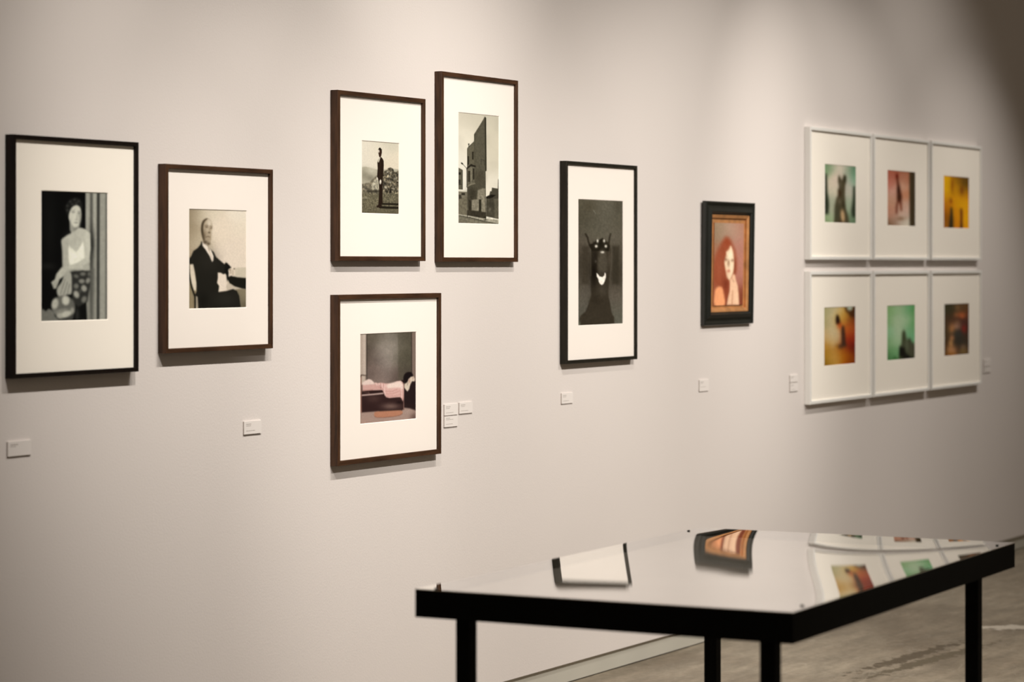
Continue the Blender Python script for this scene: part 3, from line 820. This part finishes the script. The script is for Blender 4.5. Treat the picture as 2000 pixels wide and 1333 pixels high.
def art_walking():
    A = Art(80, 110, [(145, 85), (725, 130), (718, 1255), (145, 1230)])
    A.grid([(170, 130, (160, 82, 60)), (230, 250, (172, 98, 76)), (170, 380, (190, 112, 90)), (250, 560, (196, 144, 122)), (190, 700, (184, 136, 104)), (200, 900, (190, 136, 104)), (240, 1050, (186, 138, 112)), (160, 950, (178, 112, 88)),
            (450, 140, (152, 90, 64)), (450, 250, (176, 120, 90)), (460, 420, (204, 158, 128)), (530, 600, (188, 120, 82)), (540, 300, (172, 102, 70)), (540, 800, (196, 152, 126)), (500, 950, (200, 162, 138)), (480, 1180, (196, 178, 152)),
            (570, 1200, (202, 188, 164)), (350, 1160, (188, 160, 138)), (180, 1200, (96, 66, 40)), (260, 1180, (124, 88, 62)), (300, 140, (164, 84, 60))], 3)
    A.rect(600, 60, 740, 1280, (60, 46, 26), 10)
    A.poly([(330, 180), (366, 176), (378, 240), (384, 330), (404, 430), (436, 560), (446, 650), (440, 730), (450, 920), (424, 920), (400, 760), (372, 760), (354, 980), (322, 980), (322, 860), (350, 720), (348, 560), (350, 430), (338, 320), (322, 240)], (92, 38, 22), 14)
    A.blob(350, 220, 26, 50, (104, 14, 2), 0.9); A.blob(378, 500, 26, 80, (26, 8, 0), 0.9); A.blob(394, 650, 40, 70, (48, 22, 6), 0.95); A.blob(340, 860, 18, 90, (130, 74, 52), 0.8); A.blob(428, 850, 20, 70, (136, 68, 42), 0.8)
    A.blob(424, 1080, 80, 30, (120, 80, 50), 0.85); A.blob(540, 1060, 40, 14, (150, 110, 84), 0.6)
    A.blur(2.0)
    A.noise(3, 0.05, 90)
    return A


def art_yellow():
    A = Art(80, 110, [(92, 95), (640, 150), (640, 1245), (95, 1215)])
    A.grid([(150, 180, (206, 146, 0)), (160, 400, (204, 146, 0)), (150, 540, (196, 134, 0)), (370, 250, (170, 110, 4)), (360, 420, (176, 116, 2)), (360, 640, (192, 124, 0)), (460, 700, (198, 136, 0)), (160, 650, (180, 108, 6)), (150, 780, (160, 86, 2)),
            (150, 1000, (126, 68, 2)), (150, 1180, (140, 78, 6)), (380, 900, (192, 118, 0)), (380, 1180, (190, 110, 4)), (580, 700, (206, 140, 4)), (590, 1000, (214, 142, 2)), (590, 1200, (206, 134, 0)), (580, 560, (194, 122, 4)), (500, 200, (84, 52, 4)),
            (600, 230, (80, 52, 4)), (600, 330, (104, 72, 4)), (560, 450, (140, 86, 2)), (440, 160, (120, 76, 4))], 3)
    A.blob(285, 320, 30, 170, (124, 62, 0), 0.85); A.blob(484, 430, 34, 90, (96, 42, 0), 0.85); A.blob(560, 240, 60, 90, (84, 54, 4), 0.6)
    A.blob(258, 650, 26, 42, (112, 36, 0), 0.9); A.blob(252, 600, 14, 20, (70, 50, 4), 0.7)
    A.poly([(250, 780), (286, 780), (298, 900), (306, 1040), (314, 1225), (208, 1225), (226, 1050), (244, 900)], (42, 32, 10), 12)
    A.poly([(452, 820), (484, 800), (500, 860), (502, 1000), (504, 1245), (448, 1245), (458, 1000)], (80, 32, 2), 12)
    A.blob(478, 1180, 18, 50, (40, 26, 10), 0.7)
    A.blur(2.0)
    A.noise(3, 0.05, 100)
    return A


def art_amber():
    A = Art(80, 110, [(95, 110), (700, 95), (700, 1185), (98, 1230)])
    A.grid([(110, 160, (128, 126, 78)), (110, 400, (150, 138, 88)), (110, 650, (196, 160, 108)), (170, 150, (184, 166, 116)), (230, 200, (208, 192, 150)), (220, 400, (208, 186, 142)), (300, 600, (210, 190, 146)), (280, 750, (208, 176, 122)),
            (400, 200, (214, 190, 140)), (450, 300, (216, 170, 74)), (480, 380, (212, 156, 56)), (150, 860, (186, 130, 48)), (120, 1000, (150, 104, 14)), (130, 1190, (120, 84, 10)), (220, 1050, (196, 144, 60)), (350, 1030, (200, 150, 84)), (300, 1160, (188, 140, 56)),
            (440, 1000, (190, 114, 4)), (560, 1010, (184, 98, 0)), (540, 1140, (166, 84, 0)), (640, 1100, (146, 48, 0)), (680, 1150, (96, 44, 10)), (560, 550, (204, 98, 30)), (600, 700, (170, 44, 16)), (660, 700, (140, 40, 12)), (660, 500, (150, 66, 24)),
            (620, 350, (88, 28, 4)), (680, 300, (120, 52, 12)), (520, 250, (196, 132, 30)), (560, 480, (196, 84, 26)), (660, 900, (66, 4, 2)), (610, 860, (130, 14, 6)), (500, 900, (150, 70, 30))], 3.2)
    A.poly([(490, 90), (720, 90), (720, 330), (600, 300), (560, 240), (510, 200)], (60, 30, 8), 18, 0.85)
    A.ell(590, 125, 54, 62, (188, 196, 170), 14)
    A.poly([(345, 262), (380, 280), (402, 350), (412, 420), (380, 440), (338, 440), (326, 380), (330, 310)], (32, 14, 4), 10, smooth=True)
    A.blob(402, 465, 40, 50, (190, 70, 26), 0.9); A.blob(440, 420, 20, 30, (180, 100, 40), 0.5)
    A.poly([(446, 470), (484, 468), (502, 600), (510, 760), (530, 850), (440, 850), (436, 700), (430, 560)], (64, 38, 24), 12)
    A.blob(420, 848, 70, 40, (68, 44, 26), 0.95); A.blob(350, 860, 30, 50, (186, 118, 30), 0.6)
    A.blur(2.0)
    A.noise(3, 0.05, 110)
    return A


def art_mint():
    A = Art(80, 110, [(140, 80), (718, 72), (715, 1170), (140, 1218)])
    A.grid([(160, 120, (112, 144, 80)), (200, 200, (128, 164, 106)), (300, 130, (150, 176, 128)), (450, 130, (152, 172, 126)), (620, 120, (92, 156, 100)), (690, 200, (66, 124, 54)), (690, 500, (82, 142, 74)), (350, 400, (168, 182, 142)), (520, 430, (164, 182, 140)),
            (370, 620, (170, 182, 144)), (200, 640, (136, 176, 128)), (160, 800, (116, 152, 98)), (330, 820, (158, 180, 136)), (260, 1000, (112, 152, 96)), (170, 1100, (74, 118, 64)), (320, 1050, (112, 156, 104)), (620, 560, (130, 168, 120)), (660, 660, (104, 160, 110)),
            (150, 1200, (44, 88, 40)), (250, 1180, (86, 130, 80)), (600, 250, (136, 172, 124)), (160, 420, (122, 156, 100))], 3)
    A.poly([(388, 1200), (396, 1010), (406, 900), (440, 880), (450, 740), (456, 640), (486, 590), (520, 625), (536, 720), (560, 790), (580, 770), (606, 744), (640, 800), (670, 850), (722, 860), (722, 1180)], (66, 68, 46), 12)
    A.blob(484, 720, 26, 110, (48, 56, 28), 0.8); A.blob(550, 900, 34, 130, (92, 96, 70), 0.75); A.blob(604, 800, 20, 40, (44, 46, 28), 0.7); A.blob(650, 1000, 50, 110, (70, 64, 48), 0.7)
    A.poly([(402, 930), (500, 940), (530, 1050), (600, 1110), (700, 1160), (500, 1190), (400, 1100)], (8, 8, 3), 16)
    A.blob(310, 1165, 34, 38, (26, 70, 18), 0.9); A.blob(450, 1150, 44, 30, (58, 64, 34), 0.8); A.blob(380, 1170, 30, 20, (40, 74, 30), 0.6)
    A.blur(2.0)
    A.noise(3, 0.04, 120)
    return A


def art_brown():
    A = Art(80, 110, [(105, 110), (638, 90), (645, 1180), (112, 1240)])
    A.grid([(130, 200, (46, 44, 22)), (240, 200, (50, 42, 22)), (200, 400, (58, 42, 22)), (130, 700, (66, 48, 24)), (140, 1000, (64, 40, 18)), (400, 130, (84, 62, 38)), (560, 180, (84, 52, 22)), (610, 400, (86, 40, 20)), (600, 560, (66, 28, 18)),
            (600, 800, (58, 32, 18)), (560, 900, (52, 44, 30)), (440, 800, (46, 42, 32)), (610, 1100, (80, 56, 32)), (420, 950, (50, 36, 22)), (300, 480, (78, 46, 28)), (180, 1180, (84, 52, 22)), (530, 520, (58, 34, 28))], 3)
    for x, y, rx, ry, c, a, r in ((400, 190, 40, 70, (116, 78, 42), 0.8, 0), (500, 150, 60, 40, (88, 58, 34), 0.6, 0), (460, 345, 110, 60, (150, 76, 38), 0.85, 0), (500, 370, 50, 50, (176, 84, 40), 0.8, 0), (370, 350, 40, 40, (150, 92, 50), 0.6, 0),
                                  (400, 500, 60, 40, (124, 84, 54), 0.7, 0), (380, 590, 90, 70, (156, 112, 84), 0.85, 0), (280, 640, 60, 100, (170, 110, 60), 0.85, 0), (535, 640, 45, 80, (134, 30, 20), 0.9, 0), (420, 760, 80, 80, (50, 46, 38), 0.9, 0),
                                  (430, 880, 80, 110, (44, 38, 28), 0.9, 0), (285, 830, 44, 50, (190, 118, 70), 0.85, 0), (262, 940, 44, 80, (188, 134, 76), 0.9, 0), (250, 1080, 70, 80, (168, 112, 60), 0.9, 0), (310, 1090, 90, 110, (172, 116, 72), 0.8, -25),
                                  (280, 1180, 100, 40, (156, 92, 30), 0.8, 0), (520, 1020, 50, 50, (124, 92, 64), 0.85, 0), (520, 1110, 80, 60, (120, 90, 46), 0.85, 0), (410, 1060, 30, 50, (88, 50, 30), 0.7, 0)):
        A.blob(x, y, rx, ry, c, a, r)
    A.blur(2.0)
    A.noise(3, 0.06, 130)
    return A


# ------------------------------------------------------------------ framed pictures
def grid_print(name, art, x0, z0, x1, z1, y, paper, parent, white=(0.85, 0.80, 0.73)):
    """flat print: a fine sheet with one colour per point"""
    H, W = art.H, art.W
    col = lin(np.clip(art.img, 0, 255)) / lin(paper) * np.array(white)
    col = np.clip(col, 0, 0.9)
    xs = np.linspace(x0, x1, W); zs = np.linspace(z1, z0, H)
    X, Z = np.meshgrid(xs, zs)
    co = np.stack([X, np.full_like(X, y), Z], -1).reshape(-1, 3).astype(np.float32)
    idx = np.arange(H * W).reshape(H, W)
    q = np.stack([idx[:-1, :-1], idx[1:, :-1], idx[1:, 1:], idx[:-1, 1:]], -1).reshape(-1, 4)
    me = bpy.data.meshes.new(name)
    me.vertices.add(len(co)); me.vertices.foreach_set('co', co.ravel())
    me.loops.add(q.size); me.loops.foreach_set('vertex_index', q.ravel().astype(np.int32))
    me.polygons.add(len(q)); me.polygons.foreach_set('loop_start', (np.arange(len(q)) * 4).astype(np.int32))
    me.update(calc_edges=True)
    at = me.color_attributes.new('Col', 'FLOAT_COLOR', 'POINT')
    at.data.foreach_set('color', np.concatenate([col.reshape(-1, 3), np.ones((H * W, 1))], 1).astype(np.float32).ravel())
    me.materials.append(M['print'])
    o = bpy.data.objects.new(name, me)
    COL.objects.link(o)
    o.parent = parent
    return o


def rail_mesh(p0, p1, inward, wd, prof):
    """mitred rail from corner p0 to p1 (x, z); prof = list of (inset 0..1 of width, depth towards the room)"""
    p0 = np.array(p0); p1 = np.array(p1)
    d = (p1 - p0) / np.linalg.norm(p1 - p0)
    n = np.array(inward)
    v = []
    k = len(prof)
    for base_, sgn in ((p0, 1), (p1, -1)):
        for s_, dep in prof:
            q = base_ + n * wd * s_ + d * sgn * wd * s_
            v.append((q[0], -dep, q[1]))
    f = [tuple(range(k)), tuple(range(2 * k - 1, k - 1, -1))]
    for i in range(k):
        j = (i + 1) % k
        f.append((i, j, k + j, k + i))
    # consistent outward winding is left to recalc
    import bmesh
    bm = bmesh.new()
    vs = [bm.verts.new(q) for q in v]
    for q in f:
        bm.faces.new([vs[i] for i in q])
    bmesh.ops.recalc_face_normals(bm, faces=list(bm.faces))
    bm.verts.index_update()
    v = [tuple(q.co) for q in bm.verts]
    ff = [tuple(l.index for l in p.verts) for p in bm.faces]
    bm.free()
    return v, ff


def rails(w, h, wd, prof, mv, mh, parent, name='rail'):
    c = [(-w / 2, 0), (w / 2, 0), (w / 2, h), (-w / 2, h)]
    for i, (inw, mt) in enumerate((((0, 1), mh), ((-1, 0), mv), ((0, -1), mh), ((1, 0), mv))):
        v, f = rail_mesh(c[i], c[(i + 1) % 4], inw, wd, prof)
        obj(name, v, f, mt, parent)


def ring(x0, z0, x1, z1, a0, b0, a1, b1, y, yin, bev):
    """board with a window: outer rect, inner window, bevelled cut going back to yin"""
    v = [(x0, y, z0), (x1, y, z0), (x1, y, z1), (x0, y, z1),
         (a0 - bev, y, b0 - bev), (a1 + bev, y, b0 - bev), (a1 + bev, y, b1 + bev), (a0 - bev, y, b1 + bev),
         (a0, yin, b0), (a1, yin, b0), (a1, yin, b1), (a0, yin, b1)]
    f = []
    for i in range(4):
        j = (i + 1) % 4
        f.append((i, j, 4 + j, 4 + i))
        f.append((4 + i, 4 + j, 8 + j, 8 + i))
    return v, f


def framed(label, x0, x1, z0, z1, rail, pr, art, paper, mv, mh, depth=0.030, mat_d=0.0200, group=None, cat='framed photograph', board='mat'):
    cx = (x0 + x1) / 2
    w, h = x1 - x0, z1 - z0
    root = thing('framed_photograph', label, cat, (cx, 0, z0), group=group)
    ch = 0.0012 / rail
    lip = 0.0
    prof = [(0, 0.0015), (0, depth - 0.0012), (ch, depth), (1 - ch, depth), (1, depth - 0.0012), (1, mat_d - 0.006), (0.45, mat_d - 0.006), (0.45, 0.0015)]
    rails(w, h, rail, prof, mv, mh, root)
    a0, a1, b0, b1 = pr[0] - cx, pr[1] - cx, pr[2] - z0, pr[3] - z0
    e = rail * 0.6
    v, f = ring(-w / 2 + e, e, w / 2 - e, h - e, a0, b0, a1, b1, -mat_d, -(mat_d - 0.0022), 0.0018)
    o = obj('mat_board', v, f, M[board], root)
    grid_print('print', art, a0 - 0.004, b0 - 0.004, a1 + 0.004, b1 + 0.004, -(mat_d - 0.0023), paper, root, (0.92, 0.865, 0.78) if board == 'raised_mat' else (0.86, 0.80, 0.735))
    MB().box((-w / 2 + e, -(mat_d - 0.004), e), (w / 2 - e, -(mat_d - 0.0078), h - e)).build('backing_board', M['wire'], root)
    g_ = 0.0
    v = [(-w / 2 + e, -(mat_d + 0.0025), e), (w / 2 - e, -(mat_d + 0.0025), e), (w / 2 - e, -(mat_d + 0.0025), h - e), (-w / 2 + e, -(mat_d + 0.0025), h - e)]
    obj('glass_pane', v, [(0, 1, 2, 3)], M['pane'], root)
    return root


BW, BH = M['brown_wood'], M['brown_wood_h']
framed('near-black frame at far left with photograph of a standing woman by a curtain',
       5.515, 6.069, 1.288, 1.953, 0.0125, (5.646, 5.937, 1.442, 1.802), art_woman(), (228, 212, 190), M['deep_wood'], M['deep_wood'], board='raised_mat')
framed('brown frame with photograph of a seated bald man in a dark suit',
       6.198, 6.752, 1.336, 1.8955, 0.0142, (6.328, 6.622, 1.4665, 1.7635), art_seated(), (250, 237, 218), BW, BH)
framed('brown frame with photograph of a man in a dark suit and hat standing outdoors',
       7.121, 7.671, 1.610, 2.167, 0.0155, (7.283, 7.514, 1.7695, 2.0075), art_standing(), (254, 242, 226), BW, BH)
framed('tall brown frame, highest on the wall, with photograph of a narrow wedge-shaped building',
       7.778, 8.322, 1.6075, 2.270, 0.0158, (7.911, 8.198, 1.7445, 2.133), art_building(), (254, 241, 224), BW, BH)
framed('brown frame hanging lowest, with colour photograph of an iron bed with a pink blanket',
       7.120, 7.776, 0.9415, 1.4995, 0.0165, (7.273, 7.625, 1.0715, 1.367), art_bed(), (254, 239, 222), BW, BH)
framed('tall black frame with dark photograph of a horned animal head with glinting dots',
       8.695, 9.293, 1.2215, 1.9905, 0.0132, (8.811, 9.186, 1.3655, 1.847), art_negative(), (253, 242, 226), M['black_wood'], M['black_wood'])
GW = 'white framed colour photographs hung as a grid of six'
WHT = M['white_paint']
pa, pb, pc = (240, 226, 206), (225, 210, 188), (206, 190, 166)
for lab, x0, zr, pr, art, paper in (
        ('white frame, top row left, with pale green photograph of a two-peaked dark figure', 11.052, 1, (11.249, 11.632, 1.794, 2.0625), art_two_figures, pa),
        ('white frame, top row middle, with rose photograph of a thin dark walking figure', 11.841, 1, (12.044, 12.426, 1.790, 2.0595), art_walking, pb),
        ('white frame, top row right, with bright yellow photograph of dark upright shapes', 12.632, 1, (12.838, 13.224, 1.788, 2.0555), art_yellow, pc),
        ('white frame, bottom row left, with amber and red photograph of a leaning dark figure', 11.052, 0, (11.241, 11.625, 1.128, 1.397), art_amber, pa),
        ('white frame, bottom row middle, with mint green photograph of dark rocks', 11.841, 0, (12.040, 12.421, 1.127, 1.394), art_mint, pb),
        ('white frame, bottom row right, with dark brown photograph of glowing skin shapes', 12.632, 0, (12.848, 13.224, 1.1235, 1.391), art_brown, pc)):
    z0 = 1.620 if zr else 0.9575
    framed(lab, x0, x0 + 0.764, z0, z0 + 0.608, 0.0150, pr, art(), paper, WHT, WHT, group=GW, board='raised_mat')

# ------------------------------------------------------------------ the small painting in its deep black and gold frame
root = thing('framed_painting', 'small portrait painting of a long-haired woman in a deep black and gold frame',
             'framed painting', (10.190, 0, 1.341), rot=(math.radians(0.9), 0, 0))
w, h = 0.500, 0.525
prof = [(0, 0.002), (0, 0.017), (0.03, 0.0205), (0.13, 0.0215), (0.20, 0.0185), (0.34, 0.0165), (0.50, 0.0185), (0.66, 0.0245), (0.76, 0.0275),
        (0.84, 0.0270), (0.90, 0.0225), (1.0, 0.0215), (1.0, 0.006), (0.8, 0.002)]
rails(w, h, 0.055, prof, M['ebony'], M['ebony'], root, 'moulding_rail')
# gold slip just inside the black moulding
iw, ih = w - 0.11, h - 0.11
v = []; f = []
import bmesh
mb = MB()
c = [(-iw / 2, 0.055), (iw / 2, 0.055), (iw / 2, 0.055 + ih), (-iw / 2, 0.055 + ih)]
for i, inw in enumerate(((0, 1), (-1, 0), (0, -1), (1, 0))):
    vv, ff = rail_mesh(c[i], c[(i + 1) % 4], inw, 0.016, [(-0.3, 0.004), (-0.3, 0.018), (0.25, 0.0185), (0.6, 0.016), (0.75, 0.0155), (1.0, 0.013), (1.0, 0.001), (0.0, 0.001)])
    mb.add(vv, ff)
mb.build('gold_slip', M['gold'], root)
MB().box((-iw / 2 + 0.01, -0.0055, 0.065), (iw / 2 - 0.01, -0.0035, 0.045 + ih)).build('backing_board', M['gold'], root)
px0, px1, pz0, pz1 = 10.046 - 10.190, 10.347 - 10.190, 1.423 - 1.341, 1.776 - 1.341
MB().box((px0, -0.0095, pz0), (px1, -0.0050, pz1), 0.0008).build('canvas_board', simple('canvas_edge', (0.30, 0.12, 0.05), 0.7, 0.2), root)
grid_print('painted_surface', art_portrait(), px0 + 0.0008, pz0 + 0.0008, px1 - 0.0008, pz1 - 0.0008, -0.0098, (240, 228, 214), root)

# ------------------------------------------------------------------ wall labels
def label_plate(lab, x, z, w, h, lines, group=None, th=0.0045):
    """x, z = left edge and top edge"""
    root = thing('wall_label', lab, 'label', (x + w / 2, 0, z - h), group=group)
    mb = MB().box((-w / 2, -th, 0), (w / 2, -0.0002, h))
    o = mb.build('plate', M['label'], root)
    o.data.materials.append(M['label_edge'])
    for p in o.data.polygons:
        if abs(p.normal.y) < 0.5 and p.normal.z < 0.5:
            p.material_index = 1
    tb = MB()
    r = random.Random(int(x * 1000 + z * 100))
    for zz, ln, hh in lines:                 # one word-like dash after another: the print is too small to read
        cx = -w / 2 + 0.011
        end = cx + ln
        while cx < end - 0.003:
            wl = min(r.uniform(0.006, 0.012), end - cx)
            tb.add(*(lambda a, b2, y: ([(a, y, h - zz - hh), (b2, y, h - zz - hh), (b2, y, h - zz), (a, y, h - zz)], [(0, 1, 2, 3)]))(cx, cx + wl, -th - 0.0003))
            cx += wl + 0.0016
    tb.build('printed_text', M['ink'], root)
    return root


LN = [(0.008, 0.030, 0.0018), (0.0135, 0.026, 0.0014), (0.029, 0.050, 0.0013)]
LN2 = [(0.006, 0.030, 0.0018), (0.011, 0.050, 0.0014), (0.027, 0.045, 0.0013)]
label_plate('small white wall label at far left, below the standing woman photograph', 5.522, 1.115, 0.098, 0.040, [(0.008, 0.032, 0.0022), (0.0135, 0.025, 0.0014)])
label_plate('small white wall label below the seated man photograph', 6.631, 1.112, 0.094, 0.040, LN)
GL = 'three labels beside the bed photograph'
label_plate('upper left of three wall labels beside the bed photograph', 7.839, 1.108, 0.092, 0.0385, LN, GL)
label_plate('upper right of three wall labels beside the bed photograph', 7.942, 1.110, 0.093, 0.0395, LN, GL)
label_plate('lower left of three wall labels beside the bed photograph', 7.839, 1.066, 0.092, 0.0375, LN2, GL)
label_plate('small white wall label below the tall black frame', 8.704, 1.110, 0.091, 0.040, LN)
label_plate('small white wall label below the portrait painting', 9.923, 1.113, 0.092, 0.048, LN)
GW2 = 'stacked labels left of the six white frames'
label_plate('upper of two stacked wall labels left of the white frames', 10.878, 1.098, 0.092, 0.032, LN[:2], GW2)
label_plate('lower of two stacked wall labels left of the white frames', 10.878, 1.062, 0.092, 0.038, LN, GW2)
GW3 = 'stacked labels right of the six white frames'
label_plate('upper of two stacked wall labels right of the white frames', 13.50, 1.084, 0.120, 0.036, LN[:2], GW3)
label_plate('lower of two stacked wall labels right of the white frames', 13.50, 1.044, 0.120, 0.030, LN[:2], GW3)

# ------------------------------------------------------------------ glass-topped display table
TL, TW, TZ = 1.634, 0.944, 0.840
tab = thing('display_table', 'black steel display table with a reflecting glass top, in front of the wall', 'table',
            (6.0391, -1.9442, 0), rot=(0, 0, math.radians(1.65)))
GT = 0.006
AH, AT = 0.060, 0.014
a, b_ = TL / 2, TW / 2
top = TZ - GT


PX, PY = 2.1637, 2.1686


def sag(u, q):
    return (-(1 - abs(u) ** PX) * (1 - abs(q) ** PY) * (0.01596 + 0.00342 * u - 0.00387 * q + 0.00655 * u * q + 0.00033 * u * u - 0.00112 * q * q)
            - 0.0014 * u - 0.0016 * q)


def apron(p0, p1, inw):
    p0 = np.array(p0); p1 = np.array(p1)
    d = (p1 - p0) / np.linalg.norm(p1 - p0); n = np.array(inw)
    v = []
    for base_, s in ((p0, 1), (p1, -1)):
        for k_, z in ((0, top - AH), (1, top - AH), (1, top), (0, top)):
            q = base_ + n * AT * k_ + d * s * AT * k_
            if z == top:        # the rim carries the pane
                z = TZ + sag(base_[0] / a, base_[1] / b_) - 0.0012
            v.append((q[0], q[1], z))
    f = [(0, 1, 2, 3), (7, 6, 5, 4), (0, 4, 5, 1), (1, 5, 6, 2), (2, 6, 7, 3), (3, 7, 4, 0)]
    bm = bmesh.new()
    vs = [bm.verts.new(q) for q in v]
    for q in f:
        bm.faces.new([vs[i] for i in q])
    bmesh.ops.recalc_face_normals(bm, faces=list(bm.faces))
    bm.verts.index_update()
    o = obj('apron_rail', [tuple(q.co) for q in bm.verts], [tuple(l.index for l in p.verts) for p in bm.faces], M['steel'], tab)
    bm.free()


cs = [(-a, -b_), (a, -b_), (a, b_), (-a, b_)]
for i, inw in enumerate(((0, 1), (-1, 0), (0, -1), (1, 0))):
    apron(cs[i], cs[(i + 1) % 4], inw)
IN, LS = 0.088, 0.037
for sx in (-1, 1):
    for sy in (-1, 1):
        x, y = sx * (a - IN), sy * (b_ - IN)
        MB().box((x - LS / 2, y - LS / 2, 0.0), (x + LS / 2, y + LS / 2, top - AH + 0.004), 0.0015).build('leg', M['steel'], tab)
MB().box((-a + AT, -b_ + AT, TZ - 0.036), (a - AT, b_ - AT, TZ - 0.024)).build('case_floor', M['case_floor'], tab)
# glass pane, resting on the rim and sagging under its own weight
nx, ny = 97, 65
us = np.linspace(-1, 1, nx); ws = np.linspace(-1, 1, ny)
v = []
for q in ws:
    for u in us:
        v.append((u * a, q * b_, TZ + 0.0005 + sag(u, q)))
f = [(j * nx + i, j * nx + i + 1, (j + 1) * nx + i + 1, (j + 1) * nx + i) for j in range(ny - 1) for i in range(nx - 1)]
o = obj('glass_top', v, f, M['table_glass'], tab, smooth=True)
mb = MB()
for i in range(4):
    (x0, y0), (x1, y1) = cs[i], cs[(i + 1) % 4]
    z0_, z1_ = TZ + 0.0005 + sag(x0 / a, y0 / b_), TZ + 0.0005 + sag(x1 / a, y1 / b_)
    mb.add([(x0, y0, z0_ - 0.0018), (x1, y1, z1_ - 0.0018), (x1, y1, z1_), (x0, y0, z0_)], [(0, 1, 2, 3)])
mb.build('glass_edge', M['glass_edge'], tab)
for x, y in ((-0.795, 0.428), (0.715, 0.452), (-0.701, -0.448), (0.721, -0.452)):
    MB().cyl((x, y, TZ + sag(x / a, y / b_) - 0.002), 0.0042, 0.0055, 16, 0.001).build('corner_screw', M['screw'], tab)
